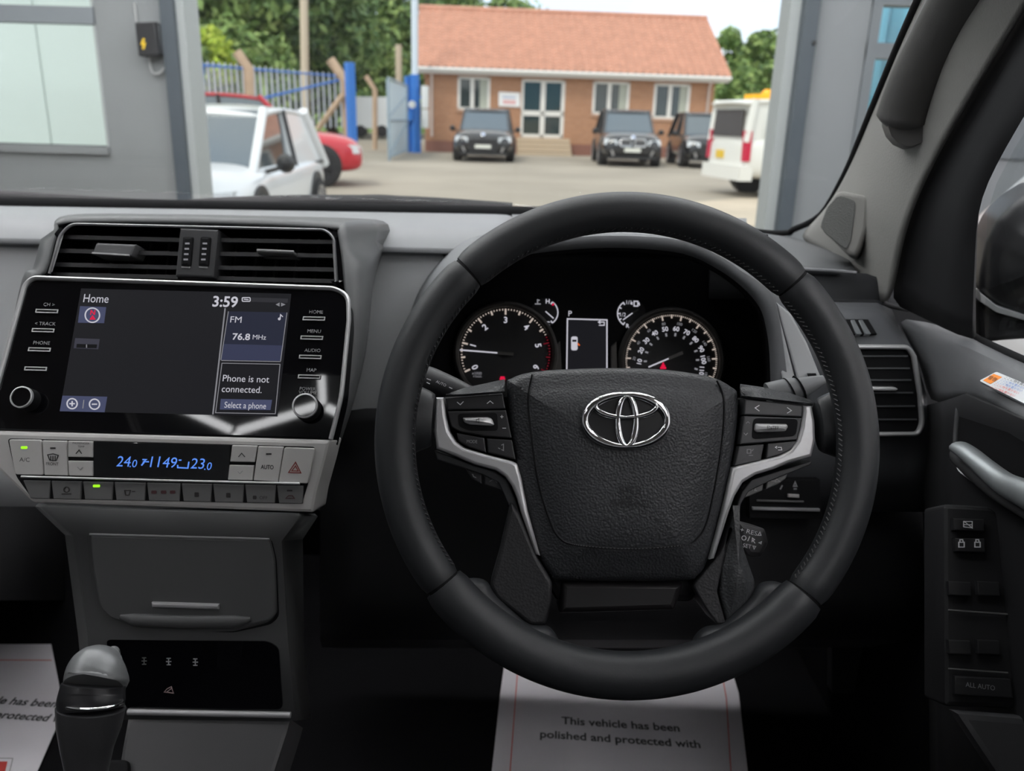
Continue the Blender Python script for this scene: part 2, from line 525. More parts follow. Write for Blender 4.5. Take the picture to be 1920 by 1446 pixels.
# honeycomb LED light on the ceiling (mirrored in the glossy display)
M_LED = mat('led_tube', (0.9, 0.95, 0.9), 0.4, emit=((1.0, 0.985, 1.0), LED_STRENGTH))
led = thing('ceiling_light', 'honeycomb of white LED tubes mirrored in the black display', 'light', (-0.8, -1.0, 3.27))
E = 0.49; V2 = Vector((-0.87, -1.54)); a0 = 84
def hexdir(k, s): return Vector((cos((a0 + 120 * k) * D2R), sin((a0 + 120 * k) * D2R))) * s
seen = set(); nodes = [(V2, 1)]; done = set()
while nodes:
    p, s = nodes.pop()
    kk = (round(p.x, 2), round(p.y, 2))
    if kk in done: continue
    done.add(kk)
    for k in range(3):
        q = p + hexdir(k, E * s)
        if not (-3.4 < q.x < 2.6 and -4.2 < q.y < 3.9): continue
        ek = tuple(sorted([kk, (round(q.x, 2), round(q.y, 2))]))
        if ek not in seen:
            seen.add(ek)
            d = (q - p).normalized(); nn = Vector((-d.y, d.x)) * .014
            a_ = p + d * .02; b_ = q - d * .02
            quad = [a_ - nn, b_ - nn, b_ + nn, a_ + nn]
            MB().hexa([(c.x, c.y, 3.31) for c in quad], [(c.x, c.y, 3.337) for c in quad]).build('led_tube', M_LED, led, smooth=0)
        nodes.append((q, -s))
# control box on the wall with its cable
PB = PW
bx = thing('door_control_box', 'black door control box with yellow mark on the grey wall', 'control box', PB.at(276, 105))
prism('housing', PB, [(252, 42), (290, 40), (297, 104), (259, 106)], 0, .10, M_BLACK, bx, bev=.008, r=3)
prism('side_cover', PB, [(290, 42), (299, 46), (301, 102), (297, 104)], 0, .07, mat('dark_grey_plastic', (.05, .055, .06), .5), bx, bev=.004)
strokes('warning_mark', PB, [[(270, 72), (266, 82), (271, 82), (268, 92)]], 4, mat('yellow_print', (0.75, 0.5, 0.02), .5), bx, h=.1)
sweep('cable', cr([PB.at(281, 106, .03), PB.at(281, 122, .03), PB.at(287, 137, .03), PB.at(299, 137, .03), PB.at(309, 127, .02)], 6), .006, mat('grey_cable', (.35, .36, .36), .5), bx)
sweep('conduit', [PB.at(252, 5, .01), PB.at(256, 42, .01)], .008, mat('grey_cable', 0), bx)

# ================================================================== YARD
M_ASPH = mat('yard_asphalt', (0.325, 0.288, 0.235), 0.9, vary=(0.35, 0.16), bump=('noise', 30, .3, .01))
struct(mk('ground', [(-60, WY + .12, 0), (70, WY + .12, 0), (70, 130, 0), (-60, 130, 0)], [(0, 1, 2, 3)], M_ASPH), 'worn grey asphalt yard between the garage and the office', 'yard')
ap = [(2.0, 12.5), (4.2, 12.0), (8.5, 13.6), (8.5, 17.5), (4.5, 17.0), (2.6, 15.0)]
struct(mk('pavement', [(x_, y_, .012) for x_, y_ in ap] + [(x_, y_, -.05) for x_, y_ in ap], [tuple(range(6))] + [(i, (i + 1) % 6, 6 + (i + 1) % 6, 6 + i) for i in range(6)], mat('pale_concrete', (.52, .44, .34), .9, vary=(.8, .12))), 'pale concrete patch of the yard beside the white van', 'pavement')

# ---------------- office building
yawB = 4.0
b0 = VZ(797, 284)
PO = Pl((b0.x, b0.y, 0), 0, yawB)
def bu(px, py): return PO.uv(px, py)[0]
def bv(px, py): return PO.uv(px, py)[1]
off = thing('office_building', 'brick office bungalow with orange tiled roof across the yard', 'building', (b0.x, b0.y, 0))
M_BRK = bpy.data.materials.new('orange_brick'); M_BRK.use_nodes = True
_n = M_BRK.node_tree.nodes; _l = M_BRK.node_tree.links
_t = _n.new('ShaderNodeTexCoord'); _b = _n.new('ShaderNodeTexBrick'); _mp = _n.new('ShaderNodeMapping')
_mp.inputs['Rotation'].default_value = (PI / 2, 0, 0)
_b.inputs['Color1'].default_value = lin('b38465'); _b.inputs['Color2'].default_value = lin('a6775a'); _b.inputs['Mortar'].default_value = lin('b9967c')
_b.inputs['Scale'].default_value = 1.0; _b.inputs['Brick Width'].default_value = .225; _b.inputs['Row Height'].default_value = .075; _b.inputs['Mortar Size'].default_value = .006
_l.new(_t.outputs['Object'], _mp.inputs['Vector']); _l.new(_mp.outputs['Vector'], _b.inputs['Vector']); _l.new(_b.outputs['Color'], _n['Principled BSDF'].inputs['Base Color'])
_n['Principled BSDF'].inputs['Roughness'].default_value = .9
WB = bu(1328, 290); DB = 8.0
veave = bv(790, 136)
def bbox(u0, u1, v0, v1, h0, h1):
    c = [(u0, v0), (u1, v0), (u1, v1), (u0, v1)]
    return [PO.p(a_, b_, h0) for a_, b_ in c], [PO.p(a_, b_, h1) for a_, b_ in c]
def bb(name, m, par, *a, **k): return MB().hexa(*bbox(*a)).build(name, m, par, **k)
# brick wall built round its openings
wins = [((858, 143), (919, 205)), ((1111, 152), (1180, 214)), ((1225, 156), (1293, 222))]
dor = ((977, 148), (1058, 257))
op = sorted([(bu(a[0], (a[1] + b[1]) / 2), bu(b[0], (a[1] + b[1]) / 2), bv(a[0], b[1]), bv(a[0], a[1])) for a, b in wins + [dor]])
wl = MB(); last = 0.0
for u0, u1, v0, v1 in op:
    wl.hexa(*bbox(last, u0, 0, veave, -.25, 0)); wl.hexa(*bbox(u0, u1, 0, v0, -.25, 0)); wl.hexa(*bbox(u0, u1, v1, veave, -.25, 0)); last = u1
wl.hexa(*bbox(last, WB, 0, veave, -.25, 0))
wl.build('front_wall', M_BRK, off, smooth=0)
sd_ = MB().hexa(*bbox(0, .25, 0, veave, -DB, -.25)).hexa(*bbox(WB - .25, WB, 0, veave, -DB, -.25)).hexa(*bbox(0, WB, 0, veave, -DB, -DB + .2))
rp_ = V(1050, 24, PO.p(0, 0, -DB / 2).y); ridge_z = rp_.z; gr_h = (ridge_z - veave) / .93 - .15
for u0 in (0, WB - .25):
    sd_.add([PO.p(u0, veave, -.1), PO.p(u0, veave, -DB + .1), PO.p(u0, veave + gr_h * .93, -DB / 2), PO.p(u0 + .25, veave, -.1), PO.p(u0 + .25, veave, -DB + .1), PO.p(u0 + .25, veave + gr_h * .93, -DB / 2)],
            [(0, 1, 2), (5, 4, 3), (0, 2, 5, 3), (1, 4, 5, 2), (0, 3, 4, 1)])
sd_.build('side_wall', M_BRK, off, smooth=0)
bb('plinth', mat('red_engineering_brick', (.26, .12, .09), .9), off, 0, WB, 0, .45, -.02, .02)
bb('room_floor', mat('dark_room', (.05, .05, .05), .9), off, .25, WB - .25, 0, .4, -DB + .2, -.3)
M_UPVC = mat('white_upvc', (.78, .76, .72), .45)
M_DGL = mat('dark_window_glass', (.03, .045, .045), .06, spec=.8)
M_BLIND = mat('blind_cream', (.45, .47, .40), .8)
for u0, u1, v0, v1 in op[:1] + op[2:]:
    fw = .09; um = u0 + (u1 - u0) * .46
    o_ = MB().hexa(*bbox(u0, u1, v0, v0 + fw, -.12, .01)).hexa(*bbox(u0, u1, v1 - fw, v1, -.12, .01)).hexa(*bbox(u0, u0 + fw * 1.2, v0, v1, -.12, .01)).hexa(*bbox(u1 - fw * 1.2, u1, v0, v1, -.12, .01)).hexa(*bbox(um - fw, um + fw * .7, v0, v1, -.12, .012)).build('window', M_UPVC, off, smooth=0)
    MB().hexa(*bbox(u0 + fw, um - fw, v0 + fw, v1 - fw, -.09, -.07)).build('pane', M_DGL, o_)
    MB().hexa(*bbox(um + fw, u1 - fw, v0 + fw, v1 - fw, -.09, -.07)).build('pane', M_DGL, o_)
    MB().hexa(*bbox(u1 - fw - .33, u1 - fw, v0 + fw, v1 - fw, -.068, -.06)).build('curtain', M_BLIND, o_)
    MB().hexa(*bbox(u0 - .05, u1 + .05, v0 - .1, v0, -.05, .06)).build('sill', mat('brick_sill', (.5, .3, .2), .8), o_)
u0, u1, v0, v1 = op[1]
um = (u0 + u1) / 2; vm = v0 + (v1 - v0) * .42; fw = .1
o_ = MB()
for a_ in ((u0, u1, v0, v0 + fw * 1.3), (u0, u1, v1 - fw, v1), (u0, u0 + fw, v0, v1), (u1 - fw * 1.4, u1, v0, v1), (um - fw, um + fw, v0, v1), (u0, u1, vm - fw, vm + fw)): o_.hexa(*bbox(*a_, -.12, .01))
o_ = o_.build('entrance_door', M_UPVC, off, smooth=0)
for a_ in ((u0 + fw, um - fw, v0 + fw * 1.3, vm - fw), (um + fw, u1 - fw * 1.4, v0 + fw * 1.3, vm - fw), (u0 + fw, um - fw, vm + fw, v1 - fw), (um + fw, u1 - fw * 1.4, vm + fw, v1 - fw)):
    MB().hexa(*bbox(*a_, -.09, -.07)).build('pane', M_DGL, o_)
M_STEP = mat('step_stone', (.55, .44, .32), .85)
nst = 4
for k in range(nst):
    bb('step', M_STEP, off, u0 - .15, u1 + .25, v0 * (nst - 1 - k) / nst, v0 * (nst - k) / nst - .02, 0, .35 + .27 * k)
# soffit, gutter, roof
bb('fascia', M_UPVC, off, -.3, WB + .45, veave - .02, veave + .14, -.2, .42)
ggut = [PO.p(-.35, veave + .13, .5), PO.p(WB + .5, veave + .13, .5)]
sweep('gutter', ggut, .075, M_UPVC, off, seg=8)
for uu in (.28, WB - .25):
    sweep('downpipe', [PO.p(uu, veave + .05, .42), PO.p(uu, veave - .2, .07), PO.p(uu, .6 if uu < 1 else 0, .07)], .05, mat('pink_white_pipe', (.7, .6, .55), .5), off, seg=8)
M_TILE = mat('terracotta_tiles', lin('c18f79')[:3], .85, vary=(3.0, .12))
vr = veave + .16; ridge_h = bv(1050, 24)
# ridge height solved at mid-depth of the building
rp_ = V(1050, 24, PO.p(0, 0, -DB / 2).y); ridge_z = rp_.z
cols = int((WB + .8) / .30); rows_n = 20
rows = []
for j in range(rows_n):
    for e in (0, 1):
        t_ = (j + e) / rows_n; hh = .48 - t_ * (.48 + DB / 2); vv_ = vr + t_ * (ridge_z - vr); lift = .05 if e == 0 else .0
        row = []
        for i in range(cols * 4 + 1):
            uu = -.38 + (WB + .9) * i / (cols * 4); ph = (i % 4)
            row.append(PO.p(uu, vv_ + lift + (.055, .02, 0, .03)[ph], hh))
        rows.append(row)
rt = loft('roof', [[PO.p(-.38 + (WB + .9) * i, vr - .04 + t_ * (ridge_z - vr), .46 - t_ * (.46 + DB / 2)) for i in (0, 1)] for t_ in (0, 1)] + [[PO.p(-.38 + (WB + .9) * i, vr, -DB - .4) for i in (0, 1)]], M_TILE, off, thick=.05)
tl = loft('roof_tile', rows, M_TILE, rt, smooth=30); tl['kind'] = 'stuff'
sweep('ridge_tile', [PO.p(-.4, ridge_z + .05, -DB / 2), PO.p(WB + .52, ridge_z + .05, -DB / 2)], .12, M_TILE, off, seg=8)
sg = thing('wall_sign', 'small white sign with blue and red lines beside the office door', 'sign', PO.at(955, 200))
prism('board', PO, [(935, 172), (975, 174), (975, 201), (935, 199)], .0, .05, mat('sign_white', (.85, .85, .85), .5), sg)
strokes('lettering', PO, [[(942, 182), (967, 183)]], 4, mat('faded_blue_print', (.5, .55, .68), .6), sg, h=.05, t=.004)
strokes('lettering', PO, [[(943, 189), (967, 190)], [(943, 193), (967, 194)]], 3, mat('faded_red_print', (.75, .38, .38), .6), sg, h=.05, t=.004)

# ---------------- vehicles
M_TYRE = mat('tyre_rubber', (.02, .02, .022), .8)
M_CARGL = mat('vehicle_glass', (.11, .14, .16), .03, spec=1.0, coat=1.0, metal=.6)
M_RIMS = mat('alloy_silver', (.5, .5, .52), .35, metal=.9)
M_RIMD = mat('alloy_dark', (.04, .04, .045), .35, metal=.6)
M_LAMP = mat('lamp_lens', (.6, .63, .66), .12, spec=.8)
M_PLATE = mat('number_plate_white', (.75, .76, .7), .5)
M_TRIMB = mat('vehicle_black_trim', (.015, .015, .017), .45)
M_CHR = mat('bright_chrome', (.75, .76, .78), .12, metal=1.0)
def paint(name, c, rough=.25): return mat(name, c, rough, spec=.5, coat=.6)
def vehicle(name, label, cat, loc, head, L, W, H, m, group=None, hatch=False, van=False, rim=None, grille=None, rear=False):
    """x forward, y to the vehicle's left; head = heading in degrees from +X"""
    r = thing(name, label, cat, loc, head * D2R, group)
    k = H / 1.75; w = W / 2
    if van:
        st = [(-.5, .42, .9, 1.0, .94), (-.485, .33, 1.0, 1.05, .98), (-.3, .30, 1.05, 1.1, 1), (0, .3, 1.05, 1.1, 1), (.25, .3, 1.02, 1.08, 1), (.36, .3, .95, 1.05, .99), (.45, .3, .82, .93, .95), (.485, .32, .72, .82, .88), (.5, .42, .6, .68, .8)]
    else:
        st = [(-.5, .5, .82, .92, .80), (-.48, .33, .93, 1.0, .90), (-.36, .26, 1.0, 1.06, .98), (0, .25, .98, 1.05, 1), (.2, .25, .96, 1.05, 1), (.29, .25, .94, 1.06, 1), (.41, .27, .88, 1.0, .98), (.475, .3, .78, .9, .90), (.5, .4, .62, .70, .78)]
    rows = []
    for fx, zb_, zs, zt, wf in st:
        a = w * wf; zb_, zs, zt = zb_ * k, zs * k, zt * k
        half = [(.80 * a, zb_), (.97 * a, zb_ + .08), (a, (zb_ + zs) * .5), (.985 * a, zs * .93), (.93 * a, zs), (.75 * a, zt), (.35 * a, zt + .02)]
        ring = [(fx * L, y, z) for y, z in half] + [(fx * L, -y, z) for y, z in half[::-1]]
        rows.append(ring)
    v = [p for q in rows for p in q]; n_ = len(rows[0]); f = []
    for i in range(len(rows) - 1):
        for j in range(n_):
            l_ = (j + 1) % n_; f.append((i * n_ + j, i * n_ + l_, (i + 1) * n_ + l_, (i + 1) * n_ + j))
    f.append(tuple(range(n_))[::-1]); f.append(tuple((len(rows) - 1) * n_ + j for j in range(n_)))
    bo = mk('body', v, f, m, r, local=True, smooth=60)
    s_ = bo.modifiers.new('subdivision', 'SUBSURF'); s_.levels = 2; s_.render_levels = 2
    # cabin: windscreen base / roof front / roof rear / rear base
    if van: xs_ = (.34, .20, -.475, -.495); zr0 = H - .06
    elif hatch: xs_ = (.27, .06, -.36, -.485); zr0 = H - .05
    else: xs_ = (.23, .06, -.33, -.475); zr0 = H - .05
    x0, x1, x2, x3 = [q * L for q in xs_]; zbelt = .93 * k if not van else 1.0 * k
    wb_, wr_ = w * .93, w * (.90 if van else .72)
    cab = [(x0, wb_ * .9, zbelt), (x1, wr_, zr0), (x2, wr_, zr0 - .02), (x3, wb_ * .93, zbelt)]
    xm = (x0 * .35 + x3 * .65)
    lo = [(x0, wb_ * .9, zbelt), (x0, -wb_ * .9, zbelt), (x3, -wb_ * .93, zbelt), (x3, wb_ * .93, zbelt)]
    hi = [(x1, wr_ * .98, zr0), (x1, -wr_ * .98, zr0), (x2, -wr_ * .98, zr0), (x2, wr_ * .98, zr0)]
    MB().hexa(lo, hi).build('window_glass', m if van else M_CARGL, r, local=True, smooth=0)
    # roof skin, arched
    rr = []
    for fx in (-.06, 0, .25, .5, .75, 1, 1.05):
        xx = x1 + (x2 - x1) * fx; zz = zr0 + .05 * sin(PI * min(max(fx, 0), 1)) + (.0 if 0 <= fx <= 1 else -.05)
        rr.append([(xx, wr_ * 1.03 * c_, zz + .035 * (1 - c_ * c_) - .02) for c_ in (-1, -.8, -.4, 0, .4, .8, 1)])
    loft('roof', rr, m, r, thick=.05, sub=1, local=True)
    for sy in (1, -1):
        sweep('pillar', [(x0, sy * wb_ * .9, zbelt - .03), (x1 - .02, sy * wr_, zr0)], .05, m, r, seg=8, local=True)
        sweep('pillar', [(x3 + .02, sy * wb_ * .95, zbelt - .03), (x2, sy * wr_, zr0)], .075, m, r, seg=8, local=True)
        if not van:
            xb = x1 * .35 + x2 * .65 + .35
            sweep('pillar', [(xb + .1, sy * wb_ * .975, zbelt - .03), (xb, sy * wr_ * 1.0, zr0)], .04, M_TRIMB, r, seg=6, local=True)
            sweep('window_trim', [(x0 - .05, sy * wb_ * .93, zbelt + .015), (x3 + .1, sy * wb_ * .955, zbelt + .015)], .022, M_TRIMB, r, seg=6, local=True)
        if hatch:
            xq = x1 * .42 + x2 * .58 + .30
            MB().hexa([(xq + .12, sy * wb_ * .975, zbelt - .02), (x3 + .02, sy * wb_ * .95, zbelt - .02), (x2 + .0, sy * wr_ * 1.0, zr0 - .01), (xq, sy * wr_ * 1.0, zr0 - .01)],
                      [(xq + .12, sy * wb_ * .90, zbelt - .02), (x3 + .06, sy * wb_ * .88, zbelt - .02), (x2 + .05, sy * wr_ * .9, zr0 - .01), (xq, sy * wr_ * .9, zr0 - .01)]).build('quarter_panel', m, r, local=True, smooth=0)
        # mirror
        v_, f_ = lathe_vf((x0 - .32, sy * (w + .12), zbelt + .12), (1, 0, 0), [(.03, -.06), (.085, -.05), (.1, 0), (.075, .07), (.02, .1)], 10)
        mk('wing_mirror', v_, f_, M_TRIMB, r, local=True)
        sweep('mirror_arm', [(x0 - .3, sy * w * .9, zbelt + .03), (x0 - .32, sy * (w + .08), zbelt + .08)], .025, M_TRIMB, r, seg=6, local=True)
        # wheels
        R_ = .355 * (1.05 if not hatch else .88)
        for fx in (.30, -.29):
            cx = fx * L
            v_, f_ = lathe_vf((cx, sy * (w * .985), R_ + .03), (0, sy, 0), [(R_ + .05, -.25), (R_ + .055, 0), (R_ + .03, .012), (R_ * .8, .006)], 28)
            mk('wheel_arch', v_, f_, M_TRIMB, r, local=True)
            v_, f_ = lathe_vf((cx, sy * (w - .20), R_), (0, sy, 0), [(R_ * .7, 0), (R_ * .97, .01), (R_, .05), (R_, .19), (R_ * .96, .225), (R_ * .72, .232), (R_ * .70, .2)], 28)
            ty = mk('wheel', v_, f_, M_TYRE, r, local=True)
            b_ = MB(); b_.add(*lathe_vf((cx, sy * (w + .0), R_), (0, sy, 0), [(R_ * .72, -.02), (R_ * .72, .03), (R_ * .64, .028), (R_ * .62, -.01)], 28))
            for q in range(7):
                t_ = q / 7 * 2 * PI; c_, s2 = cos(t_), sin(t_); e_ = R_ * .09
                a_ = [(cx + c_ * .04 - s2 * e_, 0, R_ + s2 * .04 + c_ * e_), (cx + c_ * .04 + s2 * e_, 0, R_ + s2 * .04 - c_ * e_), (cx + c_ * R_ * .66 + s2 * e_, 0, R_ + s2 * R_ * .66 - c_ * e_), (cx + c_ * R_ * .66 - s2 * e_, 0, R_ + s2 * R_ * .66 + c_ * e_)]
                b_.hexa([(p[0], sy * (w + .0), p[2]) for p in a_], [(p[0], sy * (w + .028), p[2]) for p in a_])
            mk('alloy_rim', b_.v, b_.f, rim or M_RIMS, ty, local=True)
    xf = L / 2
    if not rear:
        for sy in (1, -1):
            q = [(xf * .93, sy * w * .92, .66 * k), (xf * .975, sy * w * .50, .66 * k), (xf * .965, sy * w * .50, .80 * k), (xf * .90, sy * w * .90, .83 * k)]
            MB().hexa([(p[0] - .12, p[1], p[2]) for p in q], [(p[0] + .05, p[1], p[2]) for p in q]).build('headlight', M_LAMP, r, local=True)
        pls = [(xf + .0, .26), (xf + .03, -.26)]
        MB().box((xf - .05, -.26, .46 * k), (xf + .03, .26, .57 * k)).build('number_plate', M_PLATE, r, local=True)
        if grille:
            gr = MB()
            if grille == 'wide':
                MB().box((xf - .1, -.45, .36 * k), (xf + .012, .45, .74 * k)).build('grille', M_TRIMB, r, local=True)
            else:
                for sy in (1, -1):
                    g_ = MB().box((xf - .1, sy * .04 if sy > 0 else -.40, .60 * k), (xf + .005, .40 if sy > 0 else -.04, .82 * k)).build('grille', M_TRIMB, r, local=True)
                    pth = [(xf + .01, sy * .05, .62 * k), (xf + .01, sy * .38, .62 * k), (xf + .005, sy * .43, .72 * k), (xf - .01, sy * .37, .83 * k), (xf - .01, sy * .07, .83 * k)]
                    sweep('grille_surround', pth, .028, M_CHR, g_, closed=True, seg=6, local=True)
                    for q in range(5):
                        yy = sy * (.09 + .065 * q)
                        sweep('grille_bar', [(xf + .012, yy, .63 * k), (xf + .0, yy, .82 * k)], .007, M_RIMS, g_, seg=5, local=True)
            MB().box((xf - .2, -w * .8, .24 * k), (xf - .0, w * .8, .34 * k)).build('lower_intake', M_TRIMB, r, local=True)
            for sy in (1, -1):
                MB().hexa([(xf - .15, sy * w * .55, .30 * k), (xf - .15, sy * w * .62, .30 * k), (xf - .15, sy * w * .70, .5 * k), (xf - .15, sy * w * .63, .5 * k)], [(xf - .0, sy * w * .55, .30 * k), (xf - .03, sy * w * .62, .30 * k), (xf - .04, sy * w * .70, .5 * k), (xf - .01, sy * w * .63, .5 * k)]).build('air_blade', M_RIMS, r, local=True)
            ba = Vector((xf - .05, 0, .885 * k)); ax = Vector((.8, 0, .6))
            bd = mk('badge', *lathe_vf(ba, ax, [(.065, 0), (.065, .03), (.055, .035)], 20), M_CHR, r, local=True)
            mk('badge_face', *lathe_vf(ba, ax, [(.05, .03), (.048, .037)], 20), mat('badge_blue_white', (.45, .55, .8), .4), bd, local=True)
    return r
P_BLK = paint('black_car_paint', (.018, .019, .022), .2)
P_WHT = paint('white_car_paint', (.74, .76, .78), .3)
P_RED = paint('red_car_paint', (.5, .015, .03), .25)
g = VZ(905, 305); vehicle('parked_car', 'black car with wide dark grille parked just before the office door', 'car', (g.x, g.y + 2.45, 0), -90, 4.9, 2.0, 1.72, P_BLK, 'black cars by the office', rim=M_RIMD, grille='wide')
g = VZ(1186, 314); vehicle('parked_car', 'black car with bright chrome twin grille parked before the office windows', 'car', (g.x, g.y + 2.5, 0), -91, 5.1, 2.0, 1.82, P_BLK, 'black cars by the office', grille='twin')
g = VZ(1318, 317); vehicle('parked_car', 'black car half hidden behind the white van', 'car', (g.x + .35, g.y + 2.2, 0), -91, 4.5, 1.9, 1.80, P_BLK, 'black cars by the office', grille='wide')
# white hatchback close to the doorway
xr = V(497, 330, 8.4).x
vehicle('hatchback', 'white hatchback facing the garage beside the door frame', 'car', (xr - .86, 9.5, 0), -90, 4.0, 1.72, 1.46, P_WHT, hatch=True)
g = VZ(660, 350); hr = 16 * D2R
vehicle('red_car', 'red car showing its nose behind the white hatchback', 'car', (g.x + .05 - 2.2 * cos(hr), g.y + .75 - 2.2 * sin(hr), 0), 16, 4.4, 1.85, 1.72, P_RED, rim=M_RIMD)
# white van, tail towards us
g = VZ(1392, 372)
hd = 12
L_ = 4.8; W_ = 1.9
fwd = Vector((cos(hd * D2R), sin(hd * D2R), 0)); lft = Vector((-fwd.y, fwd.x, 0))
rc_ = V(1398, 300, g.y - .15); rc_.z = 0
vloc = rc_ + fwd * (L_ / 2) + lft * (W_ / 2)
van = vehicle('delivery_van', 'white van with orange roof beacon seen from behind', 'van', vloc, hd, L_, W_, 1.95, paint('white_van_paint', (.80, .80, .76), .35), van=True, rear=True)
lx = -L_ / 2; w2 = W_ / 2; kk = 1.95 / 1.75
MB().hexa([(lx + .03, -w2 * .70, 1.18), (lx + .03, w2 * .70, 1.18), (lx + .03, w2 * .66, 1.70), (lx + .03, -w2 * .66, 1.70)], [(lx - .012, -w2 * .70, 1.18), (lx - .012, w2 * .70, 1.18), (lx + .012, w2 * .66, 1.70), (lx + .012, -w2 * .66, 1.70)]).build('rear_window', mat('van_rear_glass', (.06, .045, .04), .05), van, local=True)
for s_ in (1, -1):
    MB().hexa([(lx - .015, s_ * w2 * .82, .72), (lx - .015, s_ * w2 * .93, .72), (lx - .005, s_ * w2 * .92, 1.30), (lx - .005, s_ * w2 * .76, 1.30)], [(lx + .1, s_ * w2 * .82, .72), (lx + .1, s_ * w2 * .985, .72), (lx + .1, s_ * w2 * .975, 1.30), (lx + .1, s_ * w2 * .76, 1.30)]).build('tail_lamp', mat('red_lens', (.55, .02, .06), .2), van, local=True)
MB().box((lx - .02, .05, .74), (lx + .05, .40, .90)).build('number_plate', mat('number_plate_yellow', (.75, .5, .04), .5), van, local=True)
MB().hexa([(lx + .45, -w2 * 1.0, 1.16), (lx + 1.6, -w2 * 1.0, 1.16), (lx + 1.6, -w2 * .95, 1.66), (lx + .5, -w2 * .95, 1.66)], [(lx + .45, -w2 * .9, 1.16), (lx + 1.6, -w2 * .9, 1.16), (lx + 1.6, -w2 * .88, 1.66), (lx + .5, -w2 * .88, 1.66)]).build('side_window', M_CARGL, van, local=True)
MB().box((lx + .75, -w2 * 1.03, .98), (lx + 1.0, -w2 * .9, 1.03)).build('door_handle', M_TRIMB, van, local=True)
MB().box((lx - .07, -w2 * .95, .34), (lx + .2, w2 * .95, .62)).build('bumper', MATS['white_van_paint'], van, local=True)
mk('roof_beacon', *lathe_vf((lx + .9, .2, 1.95), (0, 0, 1), [(.11, 0), (.12, .03), (.11, .12), (.06, .17)], 16), mat('orange_beacon', (.9, .42, .01), .25, emit=((1, .4, 0), .25)), van, local=True)
MB().box((lx + .62, -.05, 1.93), (lx + .9, .65, 2.02)).build('beacon_bar', mat('orange_beacon', 0), van, local=True)
# white trailer far behind the gate, silver car beside the garage
tv = thing('box_trailer', 'white box trailer beyond the open gate', 'trailer', VZ(695, 262))
pT = Pl(VZ(695, 262), 0, 0)
prism('body', pT, [(664, 181), (726, 182), (726, 243), (664, 240)], -2, 0, P_WHT, tv, bev=.05)
for px in (676, 716):
    c_ = pT.at(px, 246, .02); mk('wheel', *lathe_vf(c_, (0, -1, 0), [(.25, -.2), (.33, -.18), (.33, 0), (.2, .02)], 20), M_TYRE, tv)

# ---------------- fence, posts, gate
M_GALV = mat('galvanised_steel', (.50, .52, .56), .5)
M_BLUE = mat('blue_paint', (.02, .16, .55), .45)
M_CPOST = mat('concrete_post', (.50, .36, .25), .9, vary=(4, .1))
fe = thing('palisade_fence', 'galvanised palisade fence with blue rails behind the white hatchback', 'fence', V(515, 240, 26))
NP = 27
def fpt(t, py):                                       # t along the fence
    Y = 20 + 13 * t ** 1.3; return V(378 + (652 - 378) * t, py, Y)
for i in range(NP):
    t = i / (NP - 1)
    top = fpt(t, 113 + 27 * t); bot = fpt(t, 243 - 4 * t)
    d = (fpt(min(t + .01, 1), 200) - fpt(max(t - .01, 0), 200)); d.z = 0; d.normalize(); nn = Vector((-d.y, d.x, 0))
    hw = .075; z0, z1 = bot.z, top.z; c = Vector((bot.x, bot.y, 0))
    prof = [(-hw, z0), (hw, z0), (hw, z1 - .06), (0, z1), (-hw, z1 - .06)]
    vv = [c + d * a_ + Vector((0, 0, b_)) - nn * .012 for a_, b_ in prof] + [c + d * a_ + Vector((0, 0, b_)) + nn * .012 for a_, b_ in prof]
    mk('pale', vv, [(4, 3, 2, 1, 0), (5, 6, 7, 8, 9)] + [(k_, (k_ + 1) % 5, 5 + (k_ + 1) % 5, 5 + k_) for k_ in range(5)], M_GALV, fe, smooth=0)
sweep('rail', [fpt(q / 10, 122 + 22 * q / 10) for q in range(11)], .03, M_BLUE, fe, seg=6)
sweep('rail', [fpt(q / 10, 212 - 66 * q / 10) for q in range(11)], .04, M_BLUE, fe, seg=6)
sweep('end_post', [fpt(0, 118), fpt(0, 245)], .06, M_BLUE, fe, seg=6)
def cpost(label, pts, r0):
    p_ = [V(*q) for q in pts]
    t_ = thing('concrete_post', label, 'post', p_[-1], 0, 'cranked concrete posts')
    sweep('post', p_, r0, M_CPOST, t_, seg=6)
    return t_
cpost('cranked concrete post standing among the fence pales', [(444, 98, 21.9), (466, 128, 21.9), (470, 240, 21.9)], .13)
cp = cpost('cranked concrete post with diagonal brace beside the tall blue gate post', [(619, 112, 29), (648, 152, 29), (656, 306, 29)], .17)
sweep('brace', [V(643, 178, 28.8), V(596, 242, 28.8)], .10, M_CPOST, cp, seg=6)
cpost('thin cranked concrete post in front of the white trailer', [(686, 143, 36), (703, 168, 36), (703, 283, 36)], .11)
gp = thing('gate_post', 'tall blue gate post beside the braced concrete post', 'post', V(661, 330, 26))
sweep('post', [V(655, 117, 26), V(663, 332, 26)], .155, M_BLUE, gp, seg=4)
up = thing('utility_pole', 'tall wooden pole rising in front of the trees', 'pole', (V(572, 240, 40).x, 40, 0))
sweep('pole', [V(568, -120, 40), Vector((V(572, 240, 40).x, 40, 0))], [.17, .19], mat('weathered_wood', (.55, .47, .36), .9), up, seg=10)
up2 = thing('utility_pole', 'short wooden pole above the pale gate', 'pole', (V(749, 250, 44).x, 44, 0))
sweep('pole', [V(747, 84, 44), Vector((V(749, 250, 44).x, 44, 0))], .16, mat('weathered_wood', 0), up2, seg=10)
lp = thing('lamp_post', 'tall post, white above and blue below, beside the office', 'post', VZ(780, 286))
yl = VZ(780, 286).y
sweep('upper_pole', [V(777, -160, yl), V(778, 145, yl)], .13, mat('pale_pole_paint', (.62, .70, .78), .4), lp, seg=12)
sweep('lower_pole', [V(777, 140, yl), V(781, 287, yl)], .19, M_BLUE, lp, seg=12)
